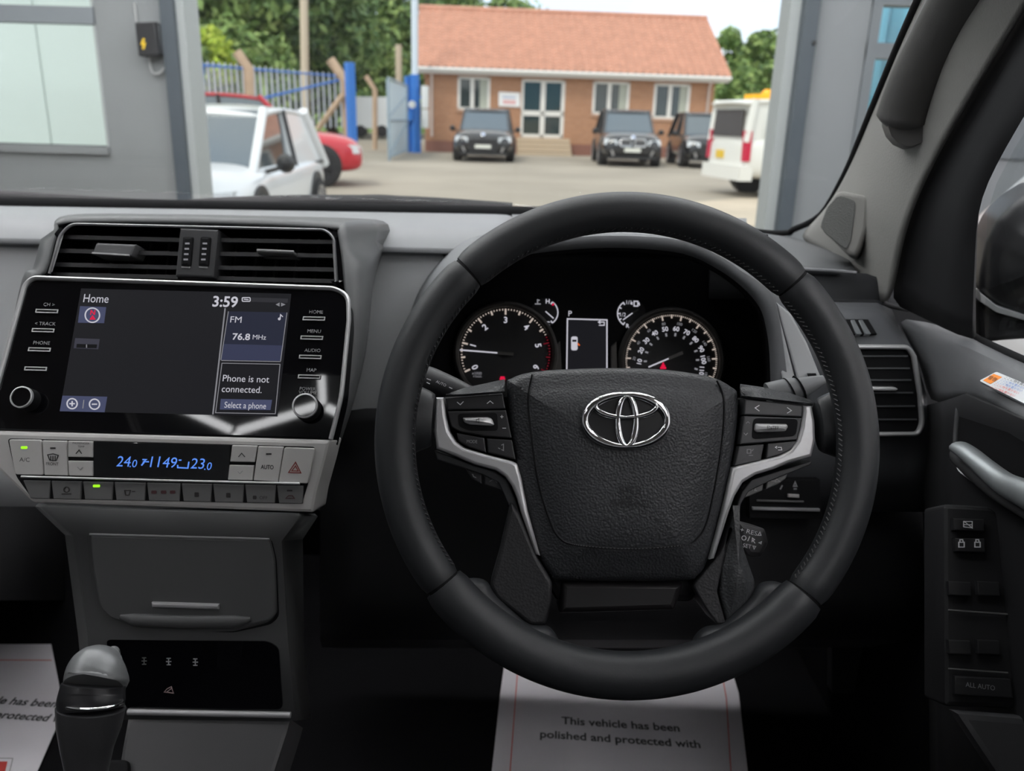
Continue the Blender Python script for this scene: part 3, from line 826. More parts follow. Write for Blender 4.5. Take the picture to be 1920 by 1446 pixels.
sweep('bracket', [V(764, 143, yl), V(766, 286, yl)], .12, M_BLUE, lp, seg=4)
prism('switch_box', Pl(V(764, 218, yl - .25), 0, 0), [(756, 208), (773, 208), (773, 226), (756, 226)], -.2, 0, M_BLUE, lp)
mk('round_notice', *lathe_vf(V(773, 196, yl - .3), (0, -1, 0), [(.14, 0), (.14, .02)], 20), M_WHITE, lp)
sweep('bottle_bracket', [V(781, 183, yl), V(797, 183, yl - .2)], .04, M_BLUE, lp, seg=6)
tk = thing('gas_bottle', 'white cylinder hanging beside the blue post', 'cylinder', V(797, 240, yl - .2))
sweep('cylinder', [V(797, 161, yl - .2), V(797, 203, yl - .2)], .15, M_WHITE, tk, seg=12)
sweep('cylinder', [V(797, 205, yl - .2), V(797, 240, yl - .2)], .15, M_WHITE, tk, seg=12)
ga = thing('yard_gate', 'pale blue sheeted gate standing open before the blue post', 'gate', VZ(740, 298))
gA = VZ(727, 302); gB = VZ(762, 287)
dv = (gB - gA); dv.z = 0; gl = dv.length; dv.normalize()
PG = Pl(gA, axes=(dv, (0, 0, 1)))
hgt = PG.uv(735, 150)[1]
ug0, ug1 = PG.uv(727, 230)[0], PG.uv(762, 220)[0]
M_GSH = mat('pale_blue_sheeting', (.55, .66, .72), .5)
um_ = (ug0 + ug1) / 2
for a_, b_, c_, d_ in ((ug0, ug1, .12, hgt * .48), (ug0, ug1, hgt * .51, hgt - .05)):
    prism('sheet', PG, [(a_, c_), (b_, c_), (b_, d_), (a_, d_)], -.02, .01, M_GSH, ga, uvp=True)
M_GFR = mat('gate_frame_grey', (.28, .36, .42), .5)
for l_ in (((ug0, 0), (ug0, hgt)), ((ug1, 0), (ug1, hgt)), ((ug0, hgt), (ug1, hgt)), ((ug0, .1), (ug1, .1)), ((ug0, hgt * .495), (ug1, hgt * .495)), ((ug0, hgt * .53), (ug1, hgt * .85)), ((ug0, .15), (ug1, hgt * .45))):
    sweep('frame_bar', [PG.p(*l_[0], .03), PG.p(*l_[1], .03)], .04, M_GFR, ga, seg=4)

# ---------------- trees
def leaf_mat(name, a, b, c):
    m = bpy.data.materials.new(name); m.use_nodes = True
    n = m.node_tree.nodes; l = m.node_tree.links; bs = n['Principled BSDF']
    g_ = n.new('ShaderNodeNewGeometry'); r = n.new('ShaderNodeValToRGB')
    e = r.color_ramp.elements; e[0].color = lin(a); e[1].color = lin(c); x = e.new(.5); x.color = lin(b)
    l.new(g_.outputs['Random Per Island'], r.inputs['Fac']); l.new(r.outputs['Color'], bs.inputs['Base Color'])
    bs.inputs['Roughness'].default_value = .7; bs.inputs['Transmission Weight'].default_value = 0
    return m
LM = [leaf_mat('leaf_green', '3f5a2c', '6d8a48', '9cb068'), leaf_mat('leaf_dark', '2c4426', '4d6b38', '7d965a'), leaf_mat('leaf_lime', '7f9a30', 'a9c03e', 'd2dc62')]
M_BARK = mat('bark', (.10, .075, .05), .9)
def tree(label, x, y, zt, rx, rz, n, m, size, group='trees beyond the fence', name='leafy_tree', zb=0.0):
    t_ = thing(name, label, 'tree', (x, y, zb), 0, group)
    rnd = random.Random(int(x * 31 + y * 17))
    cz = zt - rz; blobs = []
    for i in range(26):
        while True:
            q = Vector((rnd.uniform(-1, 1), rnd.uniform(-1, 1), rnd.uniform(-1, 1)))
            if q.length < 1: break
        blobs.append((Vector((x + q.x * rx * .78, y + q.y * rx * .78, cz + q.z * rz * .8)), rnd.uniform(.25, .42) * min(rx, rz)))
    v = []; f = []
    for i in range(n):
        c, br = blobs[rnd.randrange(len(blobs))]
        d = Vector((rnd.gauss(0, 1), rnd.gauss(0, 1), rnd.gauss(0, 1))).normalized()
        p = c + d * br * rnd.uniform(.75, 1.08)
        nrm = (d + Vector((rnd.gauss(0, .5), rnd.gauss(0, .5), rnd.gauss(0, .5)))).normalized()
        a = nrm.orthogonal().normalized(); b = nrm.cross(a); th = rnd.uniform(0, PI)
        a, b = a * cos(th) + b * sin(th), b * cos(th) - a * sin(th)
        s = size * rnd.uniform(.6, 1.3); k = len(v)
        v += [p - a * s, p + b * s * .5, p + a * s, p - b * s * .5]; f.append((k, k + 1, k + 2, k + 3))
    mk('crown', v, f, m, t_, smooth=0, fix=False)
    sweep('trunk', [(x, y, zb), (x + .1, y, cz)], [.35, .15], M_BARK, t_, seg=8)
    return t_
struct(loft('hill', [[(xx, yy, zz + .8 * sin(xx * .21)) for xx in range(-70, 80, 6)] for yy, zz in ((66, -1.0), (74, 2.2), (92, 5.0), (120, 6.0))], mat('meadow_green', lin('7f9a55')[:3], .95, vary=(.3, .3))), 'low green hillside behind the trees', 'hillside')
def tx(px, Y): return V(px, 200, Y).x
tree('tall green tree at the door frame edge, above the fence end', tx(345, 46), 46, 14, 5.5, 6.5, 7000, LM[0], .34)
tree('dense tree directly behind the wooden utility pole', tx(520, 50), 50, 15, 6.5, 7.2, 8000, LM[1], .34)
tree('broad dark tree between the utility pole and the lamp post', tx(680, 63), 63, 17, 6.8, 8.2, 8000, LM[1], .36)
tree('tree whose top shows above the office ridge', tx(880, 66), 66, 12.2, 7, 5.5, 6000, LM[0], .4)
tree('shorter bright tree standing left of the lamp post behind the gate', tx(735, 59), 59, 10.4, 4.6, 5.0, 5000, LM[0], .3)
tree('small lime-yellow tree above the white hatchback', tx(392, 40), 40, 5.2, 1.5, 1.8, 1800, LM[2], .2)
tree('mid-green tree low behind the fence pales', tx(450, 42), 42, 6.0, 3.6, 3.0, 4500, LM[0], .28)
tree('mid-green tree low behind the braced concrete post', tx(620, 54), 54, 8.6, 4.6, 4.4, 4500, LM[0], .28)
gR = 'trees to the far side of the office'
tree('round green tree just beyond the office gable', tx(1375, 78), 78, 10.2, 3.2, 4.6, 4000, LM[0], .34, gR)
tree('paler tree top above the van, furthest from the office', tx(1445, 86), 86, 11.0, 4.2, 5, 4000, LM[0], .36, gR)
tree('low bushy tree above the white van roof', tx(1425, 70), 70, 6.4, 5.0, 3.2, 5000, LM[0], .32, gR)
tree('spreading tree partly hidden by the door frame', tx(1520, 76), 76, 9.0, 5.0, 4.6, 4000, LM[0], .34, gR)

# ================================================================== CAR INTERIOR
M_DASH = mat('dash_grey_vinyl', (.41, .42, .43), .55, spec=.4, bump=('noise', 900, .12, .0006))
M_DASHL = mat('dash_upper_vinyl', (.21, .215, .225), .5, spec=.45, bump=('noise', 900, .12, .0006))
M_DASHD = mat('dash_dark_vinyl', (.022, .023, .026), .6, spec=.35, bump=('noise', 900, .12, .0006))
M_CONS = mat('console_grey', (.066, .067, .069), .5, spec=.4)
M_LEA = mat('black_leather', (.021, .0225, .025), .46, spec=.5, bump=('noise', 700, .10, .0006))
M_PAD = mat('grained_black_vinyl', (.027, .0285, .032), .48, spec=.5, bump=('leather', 620, .55, .0011))
M_SAT = mat('satin_silver', (.56, .56, .57), .38, metal=.55)
M_SATD = mat('satin_grey_trim', (.36, .36, .37), .42, metal=.4)
M_CHROME = mat('chrome', (.85, .85, .87), .07, metal=1.0)
M_PIANO = mat('piano_black', (.003, .003, .004), .03, spec=.4)
M_MATTE = mat('matte_black', (.006, .006, .007), .8, spec=.2)
M_BTN = mat('button_black', (.018, .018, .02), .45)
M_BTNG = mat('button_silver_grey', (.50, .49, .48), .42, metal=.15)
M_BTNG2 = mat('button_dim_grey', (.13, .13, .13), .5, metal=.15)
M_PIL = mat('pillar_fabric_grey', (.24, .235, .225), .8, spec=.3, bump=('noise', 500, .4, .001))
M_HND = mat('handle_grey', (.075, .072, .07), .6, bump=('noise', 700, .25, .0008))
M_PRW = mat('print_white', (.75, .75, .77), .5)
M_PRG = mat('print_grey', (.30, .30, .31), .5)
M_PRD = mat('print_dark', (.02, .018, .018), .6)
def glow(n, c, s): return mat(n, (.004, .004, .004), .5, spec=.1, emit=(c, s))
G_WHT = glow('lit_white', (.86, .85, .95), .62)
G_DIM = glow('lit_dim_white', (.75, .75, .82), .30)
G_TICK = glow('lit_peach', (.80, .68, .60), .62)
G_BLU = glow('lit_blue', (.12, .30, .95), .95)
G_RED = glow('lit_red', (.75, .01, .06), .9)
G_GRN = glow('lit_green', (.38, .95, .02), 1.0)
G_TILE = glow('lit_screen_tile', (.135, .155, .30), .42)
G_SCR = glow('lit_screen_black', (.022, .022, .028), .42)
G_PAN = glow('lit_screen_panel', (.035, .04, .075), .5)
M_CARPET = mat('dark_carpet', (.006, .006, .007), .95, spec=.1)

# ---------------- floor, bulkhead, roof of the cabin
struct(MB().box((-1.25, -1.8, .48), (.62, 1.5, .55)).build('floor_cabin', M_CARPET), 'black carpet in the footwells', 'floor')
struct(MB().box((-1.25, 1.48, .50), (.62, 1.52, 1.10)).build('wall_bulkhead', M_CARPET), 'dark bulkhead behind the dashboard', 'bulkhead')

M_LINER = mat('headliner_grey', (.30, .29, .28), .9)
hl = MB()
for bx4 in ((-1.0, -.75, -2.0, .50), (-.26, .42, -2.0, .50), (-.75, -.26, -2.0, -.14), (-.75, -.26, .14, .50)): hl.box((bx4[0], bx4[2], 1.76), (bx4[1], bx4[3], 1.79))  # roof opening sized to pass the tube reflection and hold back cabin light
struct(hl.build('ceiling_cabin', M_LINER), 'grey headliner of the car with an added sunroof opening sized to limit light', 'headliner')
struct(MB().box((-1.10, -2.0, .5), (-1.04, 1.45, 1.18)).build('wall_cabin_left', M_CARPET), 'dark passenger door panel inside the car', 'car door')
struct(MB().box((.50, -2.0, .5), (.56, 1.45, 1.02)).build('wall_cabin_right', M_CARPET), 'dark sill below the driver door', 'car sill')
struct(MB().box((-1.04, -2.05, .5), (.50, -2.0, 1.0)).build('wall_cabin_back', M_CARPET), 'dark rear of the cabin', 'cabin wall')
M_TINT = glass_mat('rear_glass', (.92, .92, .93), .03)
struct(MB().box((-1.07, -2.0, 1.18), (-1.06, -.25, 1.76)).build('window_3', M_TINT), 'clear rear window on the passenger side', 'window')
struct(MB().box((.45, -2.0, 1.02), (.46, -.25, 1.76)).build('window_4', M_TINT), 'clear rear window on the driver side', 'window')
struct(MB().box((-1.04, -2.04, 1.0), (.50, -2.03, 1.76)).build('window_5', M_TINT), 'clear tailgate window', 'window')
struct(MB().box((-.75, -.14, 1.775), (-.26, .14, 1.78)).build('window_6', glass_mat('added_sunroof_glass', (.70, .71, .71), .04)), 'tinted glass of the added, unseen sunroof, trimming cabin light', 'sunroof')  # pane added in the unseen roof; its tint cuts light into the cabin
# ---------------- dashboard
dash = thing('dashboard', 'grey moulded car dashboard under the windscreen', 'dashboard', (-.3, .95, .8))
xs_ = [-700, -350, -150, 0, 200, 400, 620, 728, 800, 850, 900, 960, 1060, 1180, 1300, 1400]
def yy(x, a, b): return a + (b - a) * (x / 960.0)
xs9 = [x for x in xs_ if x <= 960]
loft('top_pad', [[V(x, yy(x, 386, 402), 1.34) for x in xs_[11:]], [V(x, yy(x, 394, 409), 1.16) for x in xs_[11:]], [V(x, yy(x, 398, 417), 1.03) for x in xs_[11:]], [V(x, yy(x, 410, 436), .965) for x in xs_[11:]]], M_DASHL, dash, thick=.004)
xs_ = xs9
rows = [[V(x, yy(x, 386, 402), 1.34) for x in xs_],
        [V(x, yy(x, 394, 409), 1.16) for x in xs_],
        [V(x, yy(x, 398, 417), 1.03) for x in xs_],
        [V(x, yy(x, 412, 432), .975) for x in xs_],
        [V(x, yy(x, 452, 475), .945) for x in xs_],
        [V(x, yy(x, 459, 480), .95) for x in xs_]]
loft('top_pad', rows, M_DASHL, dash, thick=.004, sub=1)
xs_ = [x for x in xs_ if x <= 850]
rows = [[V(x, yy(x, 456, 478), .958) for x in xs_],
        [V(x, yy(x, 500, 520), .955) for x in xs_],
        [V(x, yy(x, 620, 640), .94) for x in xs_],
        [V(x, yy(x, 800, 810), .91) for x in xs_],
        [V(x, yy(x, 950, 960), .90) for x in xs_]]
loft('fascia', rows, M_DASH, dash, thick=.004, sub=1)
# driver's right-hand end of the dash top
R0 = [(1380, 428, 1.30), (1440, 436, 1.30), (1500, 446, 1.26), (1580, 470, 1.22)]
rows = [[V(*q) for q in R0],
        [V(1340, 438, 1.12), V(1430, 444, 1.12), V(1520, 465, 1.10), V(1590, 482, 1.08)],
        [V(1330, 462, 1.0), V(1430, 476, 1.0), V(1530, 495, .99), V(1600, 500, .98)],
        [V(1330, 490, .965), V(1430, 502, .965), V(1530, 507, .955), V(1612, 512, .95)]]
loft('top_pad', rows, mat('dash_end_vinyl', (.085, .088, .093), .55, bump=('noise', 900, .12, .0006)), dash, thick=.004, sub=1)
rows = [[V(1330, 490, .967), V(1430, 502, .967), V(1530, 508, .957), V(1625, 513, .95), V(1700, 540, .95)],
        [V(1330, 540, .955), V(1430, 548, .955), V(1530, 560, .95), V(1640, 562, .945), V(1700, 572, .94)],
        [V(1330, 560, .95), V(1430, 560, .95), V(1540, 563, .945), V(1645, 567, .94), V(1705, 580, .93)]]
loft('fascia', rows, M_DASHD, dash, thick=.004, sub=0)
sweep('edge_bead', [V(1440, 500, .962), V(1505, 505, .955), V(1560, 508, .952), V(1606, 512, .947)], .0022, M_DASHL, dash)
rows = [[V(1440, 566, .945), V(1545, 566, .935), V(1645, 568, .93), V(1672, 580, .925)],
        [V(1440, 600, .925), V(1560, 596, .915), V(1650, 596, .905), V(1690, 620, .90)],
        [V(1440, 640, .90), V(1570, 636, .895), V(1680, 636, .885), V(1715, 660, .88)],
        [V(1440, 740, .885), V(1580, 740, .88), V(1700, 740, .87), V(1738, 745, .865)],
        [V(1440, 850, .875), V(1580, 850, .87), V(1700, 850, .86), V(1740, 850, .855)],
        [V(1440, 960, .87), V(1580, 960, .865), V(1700, 960, .855), V(1745, 960, .85)]]
loft('end_panel', rows, mat('dash_mid_vinyl', (.085, .088, .096), .55, bump=('noise', 900, .12, .0006)), dash, thick=.004)
prism('end_cap', Pl(V(1720, 700, .99), 0, 0), [(1560, 525), (1690, 560), (1800, 620), (1800, 1300), (1560, 1300)], -.02, 0, M_DASHD, dash)
# side window demister
PDM = Pl(V(1615, 612, .897), 40, 0)
dm = prism('demister_vent', PDM, [(1584, 598), (1628, 598), (1645, 626), (1590, 627)], -.02, .002, M_MATTE, dash, bev=.001)
for q in ((1596, 600, 1606, 626), (1611, 600, 1623, 626)):
    prism('louvre', PDM, [(q[0], q[1]), (q[0] + 6, q[1]), (q[2] + 10, q[3]), (q[2], q[3])], -.01, .004, mat('louvre_grey', (.16, .17, .18), .4), dm)
# centre hood round vent and display
F_ = [(0, 806, .70), (25, 680, .735), (58, 528, .765), (80, 506, .775), (100, 438, .80), (122, 415, .81), (300, 413, .81), (480, 417, .81), (618, 424, .81), (640, 436, .80), (650, 530, .77), (659, 600, .75), (655, 700, .725), (638, 775, .705), (618, 830, .69)]
B_ = [(40, 806, .93), (62, 680, .945), (88, 528, .952), (98, 506, .955), (112, 440, .965), (140, 404, .99), (300, 403, 1.02), (480, 405, 1.02), (660, 409, 1.02), (728, 421, .985), (716, 478, .962), (695, 545, .957), (672, 640, .945), (645, 740, .925), (612, 850, .905)]
Fp = cr([V(*q) for q in F_], 4); Bp = cr([V(*q) for q in B_], 4)
rows = []
for s, e in ((0, 0), (.12, .03), (.35, .035), (.65, .02), (1, 0)):
    row = []
    for i, (a, b) in enumerate(zip(Fp, Bp)):
        p = a.lerp(b, s); out = Vector((0, 0, 0))
        t_ = i / (len(Fp) - 1)
        if t_ < .28: out = Vector((-1, 0, .2))
        elif t_ > .68: out = Vector((1, 0, .35))
        else: out = Vector((0, 0, .35))
        row.append(p + out * e * .35)
    rows.append(row)
loft('centre_hood', rows, mat('hood_grey_vinyl', (.085, .087, .09), .48, bump=('noise', 900, .1, .0006)), dash, thick=.004)
# instrument hood (binnacle)
lip_i = [(792, 760), (797, 690), (808, 620), (835, 560), (885, 508), (960, 480), (1060, 466), (1170, 462), (1280, 473), (1347, 503), (1393, 537), (1423, 573), (1436, 610), (1443, 660), (1445, 740)]
lip_o = [(770, 760), (774, 690), (786, 610), (815, 545), (870, 488), (950, 460), (1060, 444), (1170, 440), (1280, 449), (1345, 476), (1392, 507), (1432, 535), (1454, 566), (1468, 640), (1480, 740)]
back = [(738, 760), (745, 690), (765, 600), (800, 520), (865, 455), (950, 432), (1060, 423), (1170, 420), (1280, 428), (1352, 448), (1400, 475), (1450, 520), (1485, 575), (1515, 640), (1545, 740)]
li = cr([V(a, b, .80) for a, b in lip_i], 4); lo_ = cr([V(a, b, .795) for a, b in lip_o], 4); lo2 = cr([V(a, b - 4, .82) for a, b in lip_o], 4)
bk = cr([V(a, b, .96 if 2 < i < 12 else .93) for i, (a, b) in enumerate(back)], 4)
inn = cr([V(960 + (a - 960) * .97 + 5, 600 + (b - 600) * .95, .945) for a, b in lip_i], 4)
loft('instrument_hood', [lo_, lo2, bk], mat('hood_top_vinyl', (.18, .186, .195), .5, bump=('noise', 900, .1, .0006)), dash, thick=.003)
loft('hood_lip', [li, lo_], mat('hood_lip_vinyl', (.15, .155, .163), .5), dash, thick=.003)
loft('hood_lining', [li, inn], M_MATTE, dash, thick=.002)
PH = Pl(V(1470, 650, .80), 16, -12)
prism('side_cheek', PH, [(1437, 580), (1453, 560), (1494, 722), (1470, 726)], -.03, 0, M_DASH, dash, bev=.002)
prism('side_cheek', PH, [(1455, 566), (1483, 588), (1513, 643), (1541, 712), (1498, 722)], -.05, -.003, M_DASH, dash, bev=.002)
sq = prism('switch_blank', PH, [(1514, 700), (1530, 700), (1533, 712), (1518, 712)], -.004, .001, M_MATTE, dash)
# knee panel and under-dash
xs2 = [600, 760, 1000, 1300, 1550, 1742]
rows = [[V(x, 765, .91 - .03 * (x - 600) / 1142) for x in xs2], [V(x, 820, .90 - .03 * (x - 600) / 1142) for x in xs2], [V(x, 980, .875) for x in xs2], [V(x, 1120, .85) for x in xs2], [V(x, 1215, .83) for x in xs2], [V(x, 1215, 1.1) for x in xs2]]
loft('knee_panel', rows, mat('knee_panel_black', (.010, .010, .012), .65), dash, thick=.004, sub=1)
PKN = Pl(V(1480, 940, .85), 12, 0)
sp = prism('switch_strip', PKN, [(1405, 898), (1538, 900), (1542, 975), (1405, 972)], -.01, .004, M_MATTE, dash, bev=.001)
prism('trim_bar', PKN, [(1412, 952), (1538, 955), (1538, 960), (1412, 957)], .003, .009, M_SATD, sp, bev=.001)
prism('trim_bar', PKN, [(1420, 938), (1508, 940), (1508, 943), (1420, 941)], .003, .007, M_BTNG2, sp, bev=.001)
prism('button', PKN, [(1478, 927), (1499, 928), (1499, 934), (1478, 933)], .003, .007, M_BTNG, sp, bev=.001)
strokes('symbol', PKN, [[(1488, 912), (1491, 904), (1494, 912), 'c'], [(1488, 917), (1494, 917)], [(1463, 918), (1467, 910)]], 2.5, M_PRG, sp, h=.004)
PGL = Pl(V(0, 1040, .90), 12, 0)
prism('glovebox_face', PGL, [(-500, 938), (48, 946), (76, 1127), (-500, 1122)], -.02, 0, mat('glovebox_grey', (.16, .155, .165), .6), dash, bev=.004)
rows = [[V(x, 950, .90) for x in (-500, 0, 120)], [V(x, 1126, .885) for x in (-500, 0, 120)], [V(x, 1126, 1.3) for x in (-500, 0, 120)]]
loft('under_dash', rows, M_MATTE, dash, thick=.004)

# ---------------- centre air vent
PVN = Pl(V(365, 470, .80), 22, 0)
ven = thing('centre_air_vent', 'twin black air vent with silver edge above the display', 'air vent', PVN.at(365, 520, -.03))
outer = [(77, 516), (99, 440), (124, 416), (618, 426), (638, 440), (646, 530)]
inner = [(90, 514), (112, 440), (132, 421), (612, 431), (627, 446), (632, 528)]
prism('recess', PVN, outer, -.06, -.045, M_MATTE, ven, r=10)
op_ = rc(outer, 14); ip_ = rc(inner, 12)
b = MB()
A_ = [PVN.uv(*q, h=.004) for q in op_]; I_ = [PVN.uv(*q, h=.002) for q in ip_]
n_ = len(A_)
v = [PVN.p(*q, h=-.05) for q in A_] + [PVN.p(*q, h=.004) for q in A_] + [PVN.p(*q, h=.002) for q in I_] + [PVN.p(*q, h=-.05) for q in I_]
f = []
for k in range(3):
    for i in range(n_ - 1): f.append((k * n_ + i, k * n_ + i + 1, (k + 1) * n_ + i + 1, (k + 1) * n_ + i))
mk('surround', v, f, M_PIANO, ven)
sl = [PVN.at(*q, h=.003) for q in rc([(92, 513), (113, 440), (134, 420), (611, 431), (627, 447), (632, 528)], [0, 12, 12, 12, 12, 0])]
sweep('silver_edge', sl, .0013, M_SATD, ven, rb=.002, nrm=PVN.N, seg=8)
sweep('silver_edge', [PVN.at(94, 509, .002), PVN.at(115, 440, .002)], .0022, M_SATD, ven, rb=.001, nrm=PVN.N, seg=6)
sweep('silver_edge', [PVN.at(631, 524, .002), PVN.at(627, 450, .002)], .0020, M_SATD, ven, rb=.001, nrm=PVN.N, seg=6)
M_SLAT = mat('vent_slat_black', (.020, .020, .022), .42)
def blade(par, x0, y0, x1, y1, hh=.004, dep=.032, m=M_SLAT, pl=PVN):
    a, b_ = pl.uv(x0, y0), pl.uv(x1, y1)
    q = [(a[0], a[1], -.004), (b_[0], b_[1], -.004), (b_[0], b_[1] + .006, -.004 - dep), (a[0], a[1] + .006, -.004 - dep)]
    MB().hexa([pl.p(u, w_ - hh / 2, h) for u, w_, h in q], [pl.p(u, w_ + hh / 2, h) for u, w_, h in q]).build('slat', m, par, smooth=0)
for i, y in enumerate((444, 470, 496)):
    blade(ven, 112 - i * 7, y - 2, 334 - i * 3, y + 4)
    blade(ven, 409 - i * 3, y + 4, 628 + i, y + 8)
blade(ven, 96, 513, 330, 518); blade(ven, 402, 520, 631, 526)
for k in range(6):
    for x0, x1 in ((140, 325), (420, 620)):
        x = x0 + (x1 - x0) * k / 5
        MB().hexa([PVN.p(PVN.uv(x, 430)[0] + d, PVN.uv(x, 430)[1], -.044) for d in (0, .002)] + [PVN.p(PVN.uv(x - 10, 515)[0] + d, PVN.uv(x, 515)[1], -.044) for d in (.002, 0)],
                  [PVN.p(PVN.uv(x, 430)[0] + d, PVN.uv(x, 430)[1], -.036) for d in (0, .002)] + [PVN.p(PVN.uv(x - 10, 515)[0] + d, PVN.uv(x, 515)[1], -.036) for d in (.002, 0)]).build('rear_fin', M_SLAT, ven, smooth=0)
tb = prism('vane_tab', PVN, [(180, 455), (256, 458), (246, 480), (172, 477)], -.02, .006, mat('tab_grey', (.10, .10, .105), .4), ven, bev=.002, r=3)
sweep('tab_edge', [PVN.at(173, 475, .006), PVN.at(243, 479, .006)], .0012, M_SATD, tb, seg=6)
tb = prism('vane_tab', PVN, [(481, 468), (552, 471), (551, 477), (481, 474)], -.02, .006, M_BTNG2, ven, bev=.001, r=2)
sweep('tab_edge', [PVN.at(482, 469, .007), PVN.at(551, 472, .007)], .0012, M_SAT, tb, seg=6)
cb = prism('dial_block', PVN, [(337, 427), (410, 430), (401, 521), (328, 518)], -.04, .005, mat('dial_block_black', (.035, .035, .038), .45), ven, bev=.002, r=2)
for x in (350, 383):
    wl_ = prism('thumbwheel', PVN, [(x - 9, 442), (x + 12, 443), (x + 7, 500), (x - 13, 499)], -.02, .008, M_MATTE, cb, bev=.003, r=5)
    for k in range(4):
        yk = 455 + k * 10
        prism('mark', PVN, [(x - 3 - k, yk), (x + 5 - k, yk), (x + 5 - k, yk + 3), (x - 3 - k, yk + 3)], .0075, .0085, G_DIM if k < 4 else M_PRG, wl_)
    prism('mark', PVN, [(x - 10, 499), (x + 6, 500), (x + 6, 503), (x - 10, 502)], .004, .006, M_PRG, cb)

# ---------------- display unit
PS = Pl(V(330, 660, .70), 32, 0)
dis = thing('infotainment_display', 'wide glossy black touchscreen unit with silver edge in the dashboard centre', 'display', PS.at(330, 815, -.02))
body = [(-26, 806), (2, 700), (48, 533), (64, 521), (630, 541), (652, 556), (653, 600), (640, 745), (620, 824)]
bo_ = rc(body, [0, 0, 14, 8, 14, 14, 0, 20, 0])
prism('bezel', PS, bo_, -.03, 0, M_PIANO, dis, bev=.0015)
P_ = [PS.at(*q, h=.0005) for q in rc([(-20, 780), (2, 700), (48, 533), (64, 521), (630, 541), (653, 556), (654, 600), (640, 745), (620, 824)], [0, 0, 14, 8, 14, 14, 0, 20, 0])]
sweep('silver_edge', P_, .0021, M_SAT, dis, rb=.003, nrm=PS.N, seg=8)
scr = prism('screen', PS, [(152, 541), (546, 551), (520, 781), (112, 771)], -.001, .0004, G_SCR, dis)
H = .0004
text('Home', PS, 157, 559, 16, G_WHT, scr, h=H, align='L', wpx=47)
text('3:59', PS, 399, 565, 20, G_WHT, scr, h=H, align='L', bold=.02, wpx=47)
strokes('status_icon', PS, [rc([(454, 558), (469, 558), (469, 565), (454, 565)], 2) + ['c'], [(457, 561), (466, 562)]], 1.6, G_WHT, scr, h=H)
strokes('status_icon', PS, [[(519, 571), (523, 569), (523, 573), 'c'], [(528, 569), (533, 571), (528, 573), 'c']], 2, G_DIM, scr, h=H)
prism('status_strip', PS, [(472, 558), (540, 560), (539, 568), (471, 566)], 0, H + .0001, glow('lit_strip', (.05, .05, .06), .5), scr)
prism('tile', PS, [(150, 574), (199, 576), (195, 606), (146, 605)], 0, H + .0002, G_TILE, scr)
strokes('compass_ring', PS, [circ(173, 591, 13.5, 24) + ['c']], 2.2, G_WHT, scr, h=H + .0002)
text('N', PS, 174, 586, 9, G_RED, scr, h=H + .0002, bold=.03)
strokes('compass_arrow', PS, [[(170, 598), (177, 598), (173.5, 593), 'c']], 2.5, G_RED, scr, h=H + .0002)
prism('tile', PS, [(141, 634), (187, 636), (184, 655), (138, 653)], 0, H + .0002, glow('lit_tile_dim', (.09, .09, .125), .45), scr)
prism('tile_bar', PS, [(144, 645), (182, 646), (181, 653), (143, 652)], 0, H + .0004, M_MATTE, scr)
strokes('tile_dot', PS, [[(162, 646), (162, 652)]], 1.6, G_DIM, scr, h=H + .0005)
prism('tile', PS, [(117, 742), (201, 744), (196, 773), (112, 771)], 0, H + .0002, G_TILE, scr)
strokes('zoom_icon', PS, [circ(135, 757, 9.5, 20) + ['c'], [(130, 757), (140, 757)], [(135, 752), (135, 762)], circ(177, 758, 9.5, 20) + ['c'], [(172, 758), (182, 758)]], 2.3, G_WHT, scr, h=H + .0002)
strokes('divider', PS, [[(157, 750), (155, 766)]], 1.4, G_DIM, scr, h=H + .0002)
strokes('divider', PS, [[(422, 578), (399, 777)]], 2.4, G_DIM, scr, h=H)
prism('radio_panel', PS, [(428, 584), (538, 586), (526, 677), (414, 675)], 0, H + .0001, G_PAN, scr)
prism('radio_glow', PS, [(418, 645), (531, 648), (526, 677), (414, 675)], 0, H + .0002, glow('lit_panel_blue', (.07, .08, .16), .5), scr)
strokes('panel_edge', PS, [[(415, 676), (526, 678)], [(538, 586), (526, 677)], [(428, 584), (414, 675)]], 1.2, G_DIM, scr, h=H + .0002)
text('FM', PS, 432, 599, 12, G_WHT, scr, h=H + .0003, align='L', wpx=21)
strokes('note_icon', PS, [[(525, 598), (526, 590), (530, 594)], circ(523.5, 598, 1.6, 8) + ['c']], 1.8, G_WHT, scr, h=H + .0002)
text('76.8', PS, 436, 631, 12, G_WHT, scr, h=H + .0003, align='L', bold=.02, wpx=33)
text('MHz', PS, 474, 632, 9, G_WHT, scr, h=H + .0003, align='L', wpx=25)
strokes('panel_edge', PS, [[(416, 681), (525, 683), (516, 776), (404, 774), 'c']], 1.2, G_DIM, scr, h=H + .0001)
text('Phone is not', PS, 418, 709, 12.5, G_WHT, scr, h=H + .0001, align='L', wpx=87)
text('connected.', PS, 416, 729, 12.5, G_WHT, scr, h=H + .0001, align='L', wpx=75)
prism('select_button', PS, [(414, 748), (510, 750), (507, 769), (412, 768)], 0, H + .0002, G_TILE, scr)
text('Select a phone', PS, 421, 759, 11.5, G_WHT, scr, h=H + .0002, align='L', wpx=78)
def dbtn(x, y, s, dx=20):
    bt = prism('button', PS, [(x - dx, y - 3), (x + dx, y - 2), (x + dx - 1, y + 3), (x - dx - 1, y + 2)], 0, .0012, M_MATTE, dis, bev=.0004)
    strokes('button_edge', PS, [[(x - dx, y - 3), (x + dx, y - 2), (x + dx - 1, y + 3.4), (x - dx - 1, y + 2.4), 'c']], 1.8, M_SAT, bt, h=.0010, t=.0008)
    if s: text(s, PS, x + 4, y - 12, 6.5, M_PRG, bt, h=.0002)
    return bt
